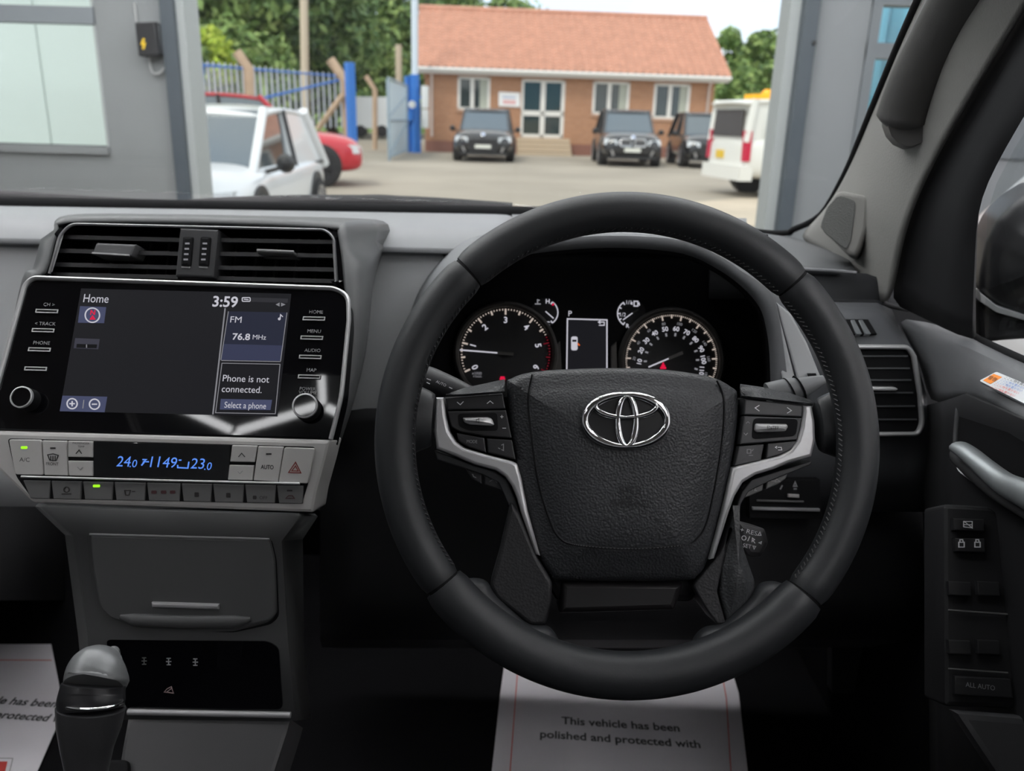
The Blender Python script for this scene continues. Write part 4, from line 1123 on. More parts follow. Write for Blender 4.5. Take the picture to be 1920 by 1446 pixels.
for x, y, s in ((88, 583, 'CH >'), (81, 619, '< TRACK'), (74, 655, 'PHONE'), (67, 691, 'SETUP')): dbtn(x, y, s if s != 'SETUP' else None)
for x, y, s in ((589, 597, 'HOME'), (585, 633, 'MENU'), (582, 669, 'AUDIO'), (580, 706, 'MAP')): dbtn(x, y, s)
text('POWER', PS, 577, 729, 6, M_PRG, dis, h=.0002); text('VOLUME', PS, 577, 736, 6, M_PRG, dis, h=.0002)
for x, y, rr_ in ((46, 747, 21), (574, 763, 24)):
    mp = PS.mpp(x, y) * rr_; c_ = PS.at(x, y, .008)
    c_ = c_ - PS.N * .008
    kn = lathe('knob', c_, PS.N, [(mp * 1.02, 0), (mp, .010), (mp * .96, .012), (mp * .92, .0125)], M_MATTE, dis, seg=36)
    lathe('knob_ring', c_, PS.N, [(mp * .98, .011), (mp * .97, .0135), (mp * .86, .0138), (mp * .84, .012)], M_SAT, kn, seg=36)
    lathe('knob_cap', c_, PS.N, [(mp * .84, .011), (mp * .82, .0128), (.0005, .0128)], M_PIANO, kn, seg=36)

# ---------------- climate panel
q_ = PS.at(310, 818)
PC = Pl(V(310, 818, q_.y - .004), 18, 0)
cli = thing('climate_panel', 'grey climate control panel with blue digits under the display', 'control panel', PC.at(310, 955, -.03))
cp_ = [(-30, 808), (620, 826), (612, 860), (594, 925), (588, 962), (60, 943), (10, 895), (-25, 860)]
prism('body', PC, cp_, -.045, 0, mat('climate_grey', (.50, .49, .48), .42, metal=.15), cli, bev=.003, r=6)
prism('button_well', PC, rc([(14, 822), (592, 838), (578, 905), (566, 945), (60, 935), (30, 893)], 8), -.02, .0006, M_MATTE, cli)
def cbtn(pts, name='button', m=M_BTNG, h=.003, r=1.5): return prism(name, PC, pts, -.01, h, m, cli, bev=.0007, r=r)
HC = .003
b1 = cbtn([(16, 824), (77, 825), (81, 891), (28, 890)], r=5); prism('lamp', PC, [(39, 837), (51, 837), (51, 842), (39, 842)], 0, HC + .0004, G_GRN, b1, r=2)
text('A/C', PC, 46, 862, 7.5, M_PRD, b1, h=HC, wpx=19)
b1 = cbtn([(79, 826), (124, 827), (127, 892), (83, 891)]); prism('lamp', PC, [(94, 839), (104, 839), (104, 842), (94, 842)], 0, HC + .0003, M_PRD, b1)
text('FRONT', PC, 98, 870, 5.5, M_PRD, b1, h=HC, wpx=23)
strokes('symbol', PC, [[(89, 853), (99, 851), (109, 854), (105, 864), (93, 863), 'c'], [(95, 855), (95, 864)], [(99, 855), (99, 865)], [(103, 855), (103, 864)]], 1.6, M_PRD, b1, h=HC)
b1 = cbtn([(127, 827), (174, 828), (174, 858), (127, 857)]); text('PASSENGER', PC, 152, 831.5, 3.6, M_PRD, b1, h=HC, wpx=31); text('TEMP', PC, 152, 837.5, 3.6, M_PRD, b1, h=HC)
strokes('symbol', PC, [[(142, 851), (148, 844), (153, 851)]], 1.5, M_PRD, b1, h=HC)
b1 = cbtn([(127, 864), (174, 865), (174, 893), (129, 892)]); strokes('symbol', PC, [[(145, 876), (150, 881), (155, 876)]], 1.4, M_PRG, b1, h=HC)
lcd = prism('display', PC, [(175, 828), (433, 835), (428, 901), (175, 894)], -.01, .0024, M_PIANO, cli, bev=.0004)
HL = .0026
text('24', PC, 218, 865, 19, G_BLU, lcd, h=HL, align='L', shear=.18, wpx=27); text('.0', PC, 243, 869, 14, G_BLU, lcd, h=HL, align='L', shear=.18, wpx=14)
strokes('symbol', PC, [[(267, 862), (274, 862), (269, 866), (279, 866)], [(265, 873), (270, 867)]], 2.6, G_BLU, lcd, h=HL)
text('1', PC, 281, 866, 20, G_BLU, lcd, h=HL, align='L', shear=.18, wpx=6); text('1', PC, 295, 866, 20, G_BLU, lcd, h=HL, align='L', shear=.18, wpx=6)
text('49', PC, 305, 867, 19, G_BLU, lcd, h=HL, align='L', shear=.18, wpx=27)
strokes('symbol', PC, [[(335, 863), (340, 863)], [(333, 872), (333, 877), (352, 878), (354, 866)]], 2.4, G_BLU, lcd, h=HL)
text('23', PC, 357, 869, 19, G_BLU, lcd, h=HL, align='L', shear=.18, wpx=27); text('.0', PC, 383, 874, 14, G_BLU, lcd, h=HL, align='L', shear=.18, wpx=14)
b1 = cbtn([(435, 835), (482, 836), (477, 867), (431, 866)]); strokes('symbol', PC, [[(447, 857), (453, 850), (459, 857)]], 1.5, M_PRD, b1, h=HC)
b1 = cbtn([(430, 872), (476, 873), (473, 901), (427, 900)]); strokes('symbol', PC, [[(446, 884), (450, 888), (455, 883)]], 1.4, M_PRG, b1, h=HC)
b1 = cbtn([(484, 837), (531, 838), (521, 904), (475, 901)]); prism('lamp', PC, [(499, 850), (509, 850), (509, 853), (499, 853)], 0, HC + .0003, M_PRD, b1)
text('AUTO', PC, 501, 876, 7.5, M_PRD, b1, h=HC, wpx=24, bold=.02)
b1 = cbtn([(533, 839), (591, 841), (577, 907), (522, 905)], r=4)
strokes('hazard_triangle', PC, [[(541, 886), (564, 887), (554, 867), 'c'], [(547, 883), (559, 883.5), (554, 874), 'c']], 1.8, mat('hazard_red', (.22, .035, .03), .5), b1, h=HC)
sweep('silver_line', [PC.at(40, 894, .004), PC.at(300, 901, .004), PC.at(562, 907, .004)], .0011, M_SAT, cli, seg=8)
bx_ = [42, 95, 154, 213, 274, 339, 398, 458, 518, 570]
for i in range(9):
    x0, x1 = bx_[i] + 1, bx_[i + 1] - 1
    a0_ = 900 + x0 * .0195; a1_ = 900 + x1 * .0195
    b1 = cbtn([(x0, a0_), (x1, a1_), (x1 - 2, a1_ + 34), (x0 + 4 * (i > 0) + (14 if i == 0 else 0), a0_ + 34)], m=M_BTNG2, h=.0022)
    xm = (x0 + x1) / 2; ym = (a0_ + a1_) / 2 + 20
    if i == 2: prism('lamp', PC, [(174, 909), (187, 909), (187, 914), (174, 914)], 0, .0028, G_GRN, b1, r=2)
    if i == 1: strokes('symbol', PC, [circ(xm, ym - 4, 5, 10) + ['c'], [(xm - 9, ym + 4), (xm + 9, ym + 4)]], 2, M_PRD, b1, h=.0022)
    if i == 3: strokes('symbol', PC, [[(xm - 10, ym - 5), (xm + 1, ym - 5), (xm - 2, ym + 4), (xm - 8, ym + 4), 'c'], [(xm + 4, ym - 3), (xm + 10, ym - 3)]], 1.8, M_PRD, b1, h=.0022)
    if i == 4:
        for dx in (-18, 0, 17): prism('mark', PC, [(xm + dx - 5, ym - 6), (xm + dx + 5, ym - 6), (xm + dx + 5, ym), (xm + dx - 5, ym)], 0, .0026, mat('dark_red_print', (.05, .012, .015), .6), b1, r=2)
    if i in (5, 6): prism('mark', PC, [(xm - 4, ym - 4), (xm + 4, ym - 4), (xm + 4, ym + 5), (xm - 4, ym + 5)], 0, .0026, M_PRD, b1, r=2)
    if i == 7: text('OFF', PC, xm + 6, ym + 4, 6, M_PRD, b1, h=.0022); prism('mark', PC, [(xm - 14, ym), (xm - 7, ym), (xm - 7, ym + 7), (xm - 14, ym + 7)], 0, .0026, M_PRD, b1, r=2)
    if i == 8: prism('lamp', PC, [(xm - 6, ym - 12), (xm + 4, ym - 12), (xm + 4, ym - 9), (xm - 6, ym - 9)], 0, .0026, M_PRD, b1); strokes('symbol', PC, [[(xm - 8, ym + 4), (xm - 3, ym - 1), (xm + 4, ym - 1), (xm + 8, ym + 4), 'c']], 1.6, mat('dark_red_print', 0), b1, h=.0022)

# ---------------- centre console
q_ = PC.at(330, 955)
PD = Pl(V(330, 955, q_.y + .005), 14, 0)
con = thing('centre_console', 'dark grey centre console with storage flap and switch tray', 'console', PD.at(360, 1440, -.1))
rows = [[V(72, 944, q_.y + .06), V(90, 946, q_.y), V(330, 955, q_.y), V(560, 962, q_.y), V(590, 963, q_.y + .06)],
        [PD.at(130, 1000, -.08), PD.at(150, 1000, -.004), PD.at(330, 1004, -.004), PD.at(525, 1010, -.004), PD.at(560, 1010, -.09)],
        [PD.at(155, 1190, -.08), PD.at(172, 1190, -.004), PD.at(330, 1194, -.004), PD.at(535, 1200, -.004), PD.at(562, 1200, -.09)],
        [PD.at(170, 1345, -.08), PD.at(185, 1345, -.004), PD.at(330, 1348, -.004), PD.at(548, 1350, -.004), PD.at(575, 1350, -.09)]]
loft('body', rows, M_CONS, con, thick=.004)
lid = prism('storage_flap', PD, [(168, 1003), (505, 1012), (514, 1050), (518, 1152), (505, 1165), (440, 1181), (262, 1179), (205, 1160), (186, 1140), (174, 1070)], -.003, .003, M_CONS, con, bev=.002, r=7)
sweep('flap_gap', [PD.at(*q, h=-.002) for q in rc([(165, 1001), (508, 1011), (517, 1050), (521, 1155), (507, 1168), (440, 1184), (261, 1182), (203, 1163), (183, 1141), (171, 1070)], 8)], .0016, M_MATTE, con, closed=True, seg=6)
lp_ = [PD.at(225, 1157, .003), PD.at(250, 1163, .004), PD.at(340, 1166, .004), PD.at(440, 1166, .004), PD.at(470, 1161, .003)]
sweep('finger_lip', lp_, [.002, .006, .006, .006, .002], M_CONS, lid, rb=[.001, .004, .004, .004, .001], nrm=PD.N, seg=10)
prism('pull_bar', PD, [(283, 1130), (410, 1134), (410, 1144), (284, 1140)], 0, .006, M_SATD, lid, bev=.0015, r=1)
sweep('silver_line', [PD.at(168, 1002, .003), PD.at(505, 1011, .003)], .001, M_SATD, con, seg=6)
tray = prism('switch_tray', PD, [(198, 1200), (502, 1203), (522, 1215), (530, 1330), (238, 1331)], -.006, .0005, M_PIANO, con, r=10)
for x, y in ((270, 1240), (316, 1241), (366, 1242)):
    strokes('symbol', PD, [[(x - 4, y - 6), (x + 4, y - 6)], [(x - 5, y), (x + 5, y)], [(x - 4, y + 6), (x + 4, y + 6)], [(x, y - 6), (x, y + 6)]], 1.8, M_PRG if x > 280 else M_BTNG2, tray, h=.0006)
strokes('symbol', PD, [[(308, 1298), (313, 1292), (321, 1288), (325, 1300), 'c'], [(311, 1299), (322, 1291)]], 1.6, mat('print_pinkgrey', (.3, .22, .22), .5), tray, h=.0006)
sweep('tray_edge', [PD.at(240, 1335, .002), PD.at(545, 1341, .002)], .0028, M_SATD, con, seg=8)
q2 = PD.at(390, 1346)
PLW = Pl(q2, 48, 0)
prism('front_panel', PLW, [(238, 1346), (546, 1350), (540, 1372), (505, 1480), (440, 1700), (180, 1700), (215, 1480), (228, 1400)], -.05, 0, mat('console_lower_grey', (.034, .034, .036), .5), con, bev=.004)
rows = [[PLW.at(110, 1440, -.03), PLW.at(235, 1440, -.001)], [PLW.at(40, 1700, -.03), PLW.at(215, 1700, -.001)]]
prism('gate_plate', PLW, [(120, 1425), (240, 1425), (240, 1700), (60, 1700)], -.06, .006, M_MATTE, con, bev=.002, r=12)

# ---------------- gear lever
gv = thing('gear_lever', 'black gear lever with chrome ring beside the switch tray', 'gear lever', V(170, 1600, .47))
def gp(px, py, Y=.475): return V(px, py, Y)
ax_ = [((168, 1560), 30), ((165, 1480), 34), ((163, 1445), 38), ((163, 1400), 47), ((167, 1360), 57), ((170, 1328), 61)]
pth = [gp(*c, Y=.455 + .02 * i / 5) for i, (c, r_) in enumerate(ax_)]; mm = (gp(200, 1400) - gp(100, 1400)).length / 100
sweep('shaft', pth, [r_ * mm for c, r_ in ax_], mat('lever_satin_black', (.045, .045, .048), .36), gv, rb=[r_ * mm * .8 for c, r_ in ax_], nrm=(0, -1, .5), seg=24)
rg = [gp(170 + 60 * cos(t_ * PI / 16), 1317 + 13 * sin(t_ * PI / 16) - 2 * cos(t_ * PI / 16), Y=.475 - .018 * sin(t_ * PI / 16)) for t_ in range(32)]
sweep('chrome_ring', rg, .0011, M_CHROME, gv, closed=True, seg=8)
ks = [((170, 1330), 58, 46), ((171, 1314), 59, 50), ((173, 1300), 57, 52), ((176, 1284), 55, 52)]
kt = [((176, 1288), 53, 50), ((180, 1276), 56, 53), ((186, 1260), 57, 50), ((194, 1246), 52, 42), ((202, 1236), 40, 30), ((209, 1230), 20, 15), ((212, 1229), 3, 2)]
sweep('knob', cr([gp(*q, Y=.475 + .003 * i) for i, (q, a_, b_) in enumerate(ks)], 4), [v_.x for v_ in cr([(a_ * mm, 0, 0) for q, a_, b_ in ks], 4)], mat('lever_knob_black', (.018, .018, .02), .35, spec=.5), gv, rb=[v_.x for v_ in cr([(b_ * mm, 0, 0) for q, a_, b_ in ks], 4)], nrm=(0, -1, .4), seg=28)
sweep('knob_top', cr([gp(*q, Y=.484 + .004 * i) for i, (q, a_, b_) in enumerate(kt)], 4), [max(v_.x, .0005) for v_ in cr([(a_ * mm, 0, 0) for q, a_, b_ in kt], 4)], mat('knob_toplit_grey', (.16, .165, .17), .32, metal=.2), gv, rb=[max(v_.x, .0005) for v_ in cr([(b_ * mm, 0, 0) for q, a_, b_ in kt], 4)], nrm=(0, -1, .4), seg=28)  # knob top coloured paler to stand for light falling from above

# ---------------- instrument cluster
PI_ = Pl(V(1110, 650, .935), 20, 0)
clu = thing('instrument_cluster', 'backlit instrument cluster with two round dials behind the wheel', 'instrument cluster', PI_.at(1110, 740, -.02))
prism('face', PI_, [(790, 440), (1440, 440), (1450, 780), (780, 780)], -.01, 0, M_MATTE, clu)
def frac(p0, r, deg): return (p0[0] + r * cos(deg * D2R), p0[1] - r * sin(deg * D2R))
def dial(name, c, r, a_ring):
    d = lathe(name, PI_.at(*c, h=.006) - PI_.N * .006, PI_.N, [(r * MP, -.001), (r * MP, .004), (r * MP * .97, .004), (r * MP * .965, .002)], mat('dial_black', (.010, .010, .012), .6), clu, seg=64)
    return d
MP = PI_.mpp(1110, 650)
TC = (948, 663); SC = (1259, 676)
td = dial('tachometer', TC, 91, 0)
sdl = dial('speedometer', SC, 93, 0)
M_BEZ = mat('dial_bezel_grey', (.075, .07, .065), .4)
for c, r, par in ((TC, 92, td), (SC, 94, sdl)):
    u0, v0 = PI_.uv(*c, h=.008); rr_ = r * MP
    sweep('bezel_ring', [PI_.p(u0 + rr_ * cos(i * PI / 24), v0 + rr_ * sin(i * PI / 24), .008) for i in range(48)], .0035, M_BEZ, par, rb=.006, nrm=PI_.N, closed=True, seg=8)
HD = .0045
tk1 = []; tk2 = []
for i in range(61):
    a = 204 - 38 * i / 10
    if i % 5 == 0: tk1.append([frac(TC, 84, a), frac(TC, 73 if i % 10 == 0 else 76, a)])
    else: tk2.append([frac(TC, 84, a), frac(TC, 81, a)])
strokes('tick_mark', PI_, [t for i, t in enumerate(tk1) if i < 10], 3.2, G_TICK, td, h=HD); strokes('tick_mark', PI_, [t for i, t in enumerate(tk2) if i < 38], 1.8, G_TICK, td, h=HD)
strokes('red_zone', PI_, [t for i, t in enumerate(tk2) if i >= 38] + tk1[10:], 2.2, glow('lit_dim_red', (.35, .02, .04), .35), td, h=HD)
for i in range(7):
    a = 204 - 38 * i; text(str(i), PI_, *frac(TC, 63, a), 11, G_WHT, td, h=HD, rot=(a - 90), bold=.02)
text('x1000', PI_, 894, 700, 5, G_DIM, td, h=HD); text('r/min', PI_, 895, 705.5, 5, G_DIM, td, h=HD)
def needle(par, c, tip_r, tail_r, a, w1=2.2):
    t_ = frac(c, tip_r, a); k = frac(c, -tail_r, a); m_ = frac(c, tip_r * .18, a)
    strokes('needle', PI_, [[t_, m_]], w1, G_WHT, par, h=HD + .004); strokes('needle_hub', PI_, [[m_, k]], w1 * 2.2, M_BEZ, par, h=HD + .004, t=.002)
needle(td, TC, 86, 15, 175.5, 2.6)
strokes('warning_lamp', PI_, [[(937, 711), (947, 711)], [(938, 708), (946, 708)]], 4, G_RED, td, h=HD)
a_of = lambda mph: 202 - 2.01 * mph
strokes('tick_mark', PI_, [[frac(SC, 86, a_of(m_ / 1.609)), frac(SC, 76 if m_ % 20 == 0 else 79, a_of(m_ / 1.609))] for m_ in range(0, 190, 10)], 2.6, G_TICK, sdl, h=HD)
strokes('tick_mark', PI_, [[frac(SC, 86, a_of(m_ / 1.609)), frac(SC, 83, a_of(m_ / 1.609))] for m_ in range(0, 181, 2) if m_ % 10], 1.3, G_TICK, sdl, h=HD)
for m_ in range(0, 120, 10):
    a = a_of(m_); text(str(m_), PI_, *frac(SC, 60, a), 8.2, G_WHT, sdl, h=HD, rot=(a - 90) * .85, bold=.02)
    strokes('inner_tick', PI_, [[frac(SC, 52, a), frac(SC, 46, a)]], 3.2, G_DIM, sdl, h=HD)
for m_ in range(20, 181, 20):
    a = a_of(m_ / 1.609); text(str(m_), PI_, *frac(SC, 70, a), 5, G_DIM, sdl, h=HD, rot=(a - 90) * .85)
needle(sdl, (1262, 669), 50, 20, 203, 2.6)
strokes('warning_lamp', PI_, [[(1238, 690), (1249, 690)], [(1240, 686), (1247, 686)], [(1242, 682), (1245, 682)]], 4, G_RED, sdl, h=HD)
# small gauges
def small(name, c, r, a0_, a1_):
    g_ = mk(name, *prism_vf(PI_, [PI_.uv(*q, h=.002) for q in circ(c[0], c[1], r + 3, 24)], -.001, .002), mat('dial_black', 0), clu)
    strokes('scale', PI_, [circ(c[0], c[1], r, 20, None, a0_, a1_)], 2.0, G_WHT, g_, h=.003)
    return g_
tg = small('temperature_gauge', (1022, 586), 24, 55, -55)
strokes('tick_mark', PI_, [[frac((1022, 586), 24, a), frac((1022, 586), 19, a)] for a in (-55, 55)], 2.5, G_WHT, tg, h=.003)
strokes('red_mark', PI_, [[frac((1022, 586), 24, 45), frac((1022, 586), 19, 45)]], 3, G_RED, tg, h=.0034)
text('H', PI_, 1027, 565, 8, G_WHT, tg, h=.003, bold=.02); text('C', PI_, 1027, 607, 8, G_WHT, tg, h=.003, bold=.02)
strokes('symbol', PI_, [[(1003, 570), (1014, 570)], [(1008, 570), (1008, 561)], [(1008, 563), (1012, 563)]], 2, G_DIM, tg, h=.003)
strokes('needle', PI_, [[(1023, 584), (1038, 597)]], 2, G_WHT, tg, h=.005)
fg = small('fuel_gauge', (1183, 588), 25, 122, 238)
strokes('tick_mark', PI_, [[frac((1183, 588), 25, a), frac((1183, 588), 20, a)] for a in (125, 152, 180, 208, 235)], 2.2, G_WHT, fg, h=.003)
text('1/1', PI_, 1179, 567, 7, G_WHT, fg, h=.003); text('1/2', PI_, 1168, 590, 7, G_WHT, fg, h=.003); text('R', PI_, 1177, 611, 7, G_WHT, fg, h=.003, bold=.02)
strokes('symbol', PI_, [[(1189, 574), (1189, 565), (1196, 565), (1196, 574), 'c'], [(1198, 567), (1199, 573)], [(1186, 571), (1183, 569), (1186, 567)]], 2, G_WHT, fg, h=.003)
strokes('needle', PI_, [[(1168, 600), (1186, 587)]], 2, G_WHT, fg, h=.005); strokes('needle_hub', PI_, [[(1186, 587), (1197, 580)]], 3.5, M_BEZ, fg, h=.005)
ms = prism('information_screen', PI_, [(1062, 597), (1140, 599), (1140, 760), (1060, 760)], -.002, .002, G_SCR, clu)
strokes('screen_border', PI_, [[(1062, 740), (1064, 598), (1138, 600), (1138, 740)]], 2.4, G_WHT, ms, h=.002)
text('P', PI_, 1069, 588, 10, G_WHT, ms, h=.002)
strokes('return_arrow', PI_, [[(1123, 610), (1133, 610), (1133, 604), (1123, 604)], [(1126, 601), (1122, 604), (1126, 607)]], 1.8, G_WHT, ms, h=.002)
prism('car_symbol', PI_, [(1071, 631), (1083, 631), (1083, 657), (1071, 657)], 0, .003, G_WHT, ms, r=4)
prism('car_symbol', PI_, [(1073, 637), (1081, 637), (1081, 641), (1073, 641)], 0, .0034, G_SCR, ms)
strokes('open_door', PI_, [[(1083, 644), (1087, 648)]], 2.5, glow('lit_orange', (.9, .15, .02), .8), ms, h=.0034)
for x0, x1 in ((1040, 1056), (1146, 1162)):
    prism('divider_trim', PI_, [(x0, 650), (x1 - 6, 640), (x1, 740), (x0, 740)], -.001, .006, M_BEZ, clu, bev=.001)

# ---------------- steering wheel
PWH = Pl(V(1174, 834, .575), 22, 0)
RW = (PWH.at(1645, 834) - PWH.at(703, 834)).length / 2
cu, cv = PWH.uv(1174, 834)
cu = (PWH.uv(1645, 834)[0] + PWH.uv(703, 834)[0]) / 2
cv = (PWH.uv(1174, 360)[1] + PWH.uv(1174, 1308)[1]) / 2
RV = (PWH.uv(1174, 360)[1] - PWH.uv(1174, 1308)[1]) / 2
wh = thing('steering_wheel', 'black leather steering wheel with silver spoke trims and emblem', 'steering wheel', PWH.p(cu, cv, -.08))
RR = .0152; RM = (RW + RV) / 2 - RR
def arc(a0_, a1_, n, rad=None, h=0): return [PWH.p(cu + (rad or RM) * cos((a0_ + (a1_ - a0_) * i / n) * D2R), cv + (rad or RM) * sin((a0_ + (a1_ - a0_) * i / n) * D2R), h) for i in range(n + 1)]
SEAMS = [(44.5, 135), (135, 219.5), (219.5, 320.5), (320.5, 404.5)]
for k, (a0_, a1_) in enumerate(SEAMS):
    n = 48; g_ = .35
    pth = arc(a0_ + g_, a1_ - g_, n)
    r_ = [RR * (.90 if i in (0, n) else .985 if i in (1, n - 1) else 1.0) for i in range(n + 1)]
    big = 1.0 if k != 2 else 1.14
    sweep('rim_section', pth, [q * big for q in r_], M_LEA, wh, rb=[q * .98 for q in r_], nrm=PWH.N, seg=28)
sweep('rim_core', arc(0, 352.5, 47), RR * .86, M_MATTE, wh, nrm=PWH.N, closed=True, seg=16)
# stitches on the inner side
b = MB(); rs = RM - RR * .93
def stitch(a0_, a1_, n, b=b):
    for i in range(n):
        a = a0_ + (a1_ - a0_) * i / n; da = (a1_ - a0_) / n
        p0 = PWH.p(cu + rs * cos(a * D2R), cv + rs * sin(a * D2R), .007)
        p1 = PWH.p(cu + (rs - .0012) * cos((a + da * .55) * D2R), cv + (rs - .0012) * sin((a + da * .55) * D2R), .0035)
        b.add(*sweep_vf([p0, p1], .0005, seg=4))
stitch(137, 218, 60); stitch(-38, 43, 60); stitch(248, 292, 34); stitch(46, 134, 60)
st_ = mk('stitching', b.v, b.f, mat('grey_thread', (.055, .055, .058), .8), wh, smooth=0); st_['kind'] = 'stuff'
# spoke roots blending hub into rim
def root(px_pts, rad, name='spoke_root', h=-.014):
    pts_ = cr([PWH.at(a, b_, h) for a, b_ in px_pts], 5); n = len(pts_)
    rr_ = [rad[0] + (rad[1] - rad[0]) * i / (n - 1) for i in range(n)]
    sweep(name, pts_, rr_, M_LEA, wh, rb=[q * .55 for q in rr_], nrm=PWH.N, seg=16)
root([(742, 790), (775, 786), (812, 788)], (.034, .020), h=-.016); root([(1606, 800), (1572, 796), (1534, 798)], (.034, .020), h=-.016)
for poly in ([(842, 1104), (880, 1088), (912, 1092), (926, 1120), (990, 1178), (1030, 1180), (1044, 1196), (1062, 1236), (950, 1240), (865, 1165)], [(1506, 1112), (1464, 1094), (1432, 1098), (1418, 1126), (1362, 1178), (1328, 1182), (1310, 1198), (1292, 1240), (1400, 1244), (1482, 1170)]):
    pillow('rim_tongue', PWH, poly, -.016, -.002, .002, M_LEA, wh, r=14, edge=.008)
# column cover behind
col_ = [PWH.p(cu, cv - .01, -.05), PWH.p(cu, cv - .005, -.14), PWH.p(cu, cv, -.30)]
sweep('column_cover', col_, [.075, .085, .09], mat('column_black', (.010, .010, .011), .6), wh, rb=[.055, .06, .065], nrm=PWH.U, seg=24)
prism('hub_back', PWH, [(835, 750), (945, 740), (1400, 745), (1515, 765), (1505, 850), (1400, 890), (1350, 1050), (1300, 1130), (1045, 1130), (1000, 1050), (950, 890), (840, 850)], -.06, -.026, M_MATTE, wh, bev=.006, r=10)
# airbag cover
pad = [(950, 722), (958, 708), (1000, 695), (1090, 689), (1180, 688), (1262, 692), (1340, 705), (1378, 724), (1390, 740), (1388, 800), (1376, 880), (1355, 970), (1332, 1055), (1312, 1085), (1280, 1093), (1060, 1093), (1032, 1082), (1012, 1050), (988, 960), (968, 875), (956, 800)]
pdo = pillow('airbag_cover', PWH, [tuple(q) for q in cr(pad, 3, closed=True)], -.045, -.012, .012, M_PAD, wh, rings=10, edge=.011, pw=4.5)
seam = cr([(998, 702), (990, 745), (994, 800), (1008, 900), (1030, 975), (1048, 1008), (1080, 1022), (1180, 1029), (1280, 1022), (1308, 1008), (1326, 975), (1346, 880), (1356, 800), (1356, 745), (1344, 714)], 8)
# project the seam onto the domed cover
Pp = ccw([PWH.uv(q[0], q[1], -.012) for q in cr(pad, 3, closed=True)]); cc = sum(Pp, Vector((0, 0))) / len(Pp)
Qp = inset(Pp, .011)
def on_pad(px, py, up=0.0):
    h = -.002
    for _ in range(3):
        u, v_ = PWH.uv(px, py, h); d = Vector((u, v_)) - cc
        # radial scale of this point against the cover outline
        best = 1.0
        a = math.atan2(d.y, d.x); s = None
        for i in range(len(Qp)):
            p, q = Qp[i - 1] - cc, Qp[i] - cc
            den = (q.x - p.x) * sin(a) - (q.y - p.y) * cos(a)
            if abs(den) < 1e-12: continue
            t_ = (p.y * cos(a) - p.x * sin(a)) / den
            if -1e-6 <= t_ <= 1 + 1e-6:
                w_ = p + (q - p) * t_
                if w_.dot(d) > 0: s = d.length / w_.length
        s = min(s or 1.0, 1.0)
        h = -.012 + .012 * (1 - s ** 4.5)
    return PWH.p(u, v_, h + up)
sp_ = [on_pad(*q) for q in seam]
sweep('seam', sp_, .0007, M_MATTE, pdo, seg=6)
b = MB()
for i in range(0, len(sp_) - 1):
    a, c = sp_[i], sp_[i + 1]; d = c - a
    for k in range(2):
        b.add(*sweep_vf([a + d * (k * .5 + .05) + PWH.N * .0006 + PWH.R * .0012, a + d * (k * .5 + .32) + PWH.N * .0006 + PWH.R * .0012], .0004, seg=4))
st_ = mk('seam_stitching', b.v, b.f, mat('dark_thread', (.045, .045, .05), .7), pdo, smooth=0); st_['kind'] = 'stuff'
# embossed lettering
hA = (on_pad(1180, 930) - PWH.o).dot(PWH.N)
PEM = Pl(PWH.p(0, 0, hA), axes=(PWH.R, PWH.U))
M_EMB = mat('emboss_black', (.012, .012, .014), .35)
text('SRS', PEM, 1182, 918, 13, M_EMB, pdo, h=.0003, wpx=42); strokes('emboss_line', PEM, [[(1166, 930), (1200, 930)]], 2, M_EMB, pdo, h=.0003)
text('AIRBAG', PEM, 1180, 943, 13, M_EMB, pdo, h=.0003, wpx=74)
# emblem
hE = (on_pad(1174, 790) - PWH.o).dot(PWH.N)
PE = Pl(PWH.p(0, 0, hE + .0008), axes=(PWH.R, PWH.U))
em = prism('emblem', PE, circ(1174, 789, 80, 48, 52), -.012, .0015, mat('emblem_black', (.008, .008, .009), .35), wh, bev=.0008)
def ell(cx, cy, rx, ry, w0, w1, n=56):
    pts_ = [PE.at(cx + rx * cos(t_ * 2 * PI / n), cy - ry * sin(t_ * 2 * PI / n), .0025) for t_ in range(n)]
    mp_ = PE.mpp(cx, cy)
    ra_ = [(w0 * abs(cos(t_ * 2 * PI / n)) + w1 * abs(sin(t_ * 2 * PI / n))) * mp_ / 2 for t_ in range(n)]
    sweep('emblem_ring', pts_, ra_, M_CHROME, em, rb=.0022, nrm=PE.N, closed=True, seg=12)
ell(1174, 789, 77, 48.5, 13, 10); ell(1175.5, 790, 17, 46, 11, 7); ell(1174, 762, 57, 21, 9, 8)
# upper caps over the switch pods
for low, high in (([(836, 744), (870, 743), (910, 740), (946, 737)], [(846, 736), (872, 727), (910, 719), (946, 711)]), ([(1390, 746), (1430, 750), (1480, 756), (1524, 761)], [(1388, 720), (1430, 726), (1480, 737), (1520, 750)])):
    A1 = [PWH.at(*q, h=-.011) for q in low]; A2 = [PWH.at(q[0], q[1] - 4, h=-.009) for q in low]; A3 = [PWH.at(*q, h=-.034) for q in high]; A4 = [PWH.at(q[0], q[1], h=-.06) for q in high]
    loft('pod_cap', [A1, A2, A3, A4], M_PAD, wh, thick=.003)
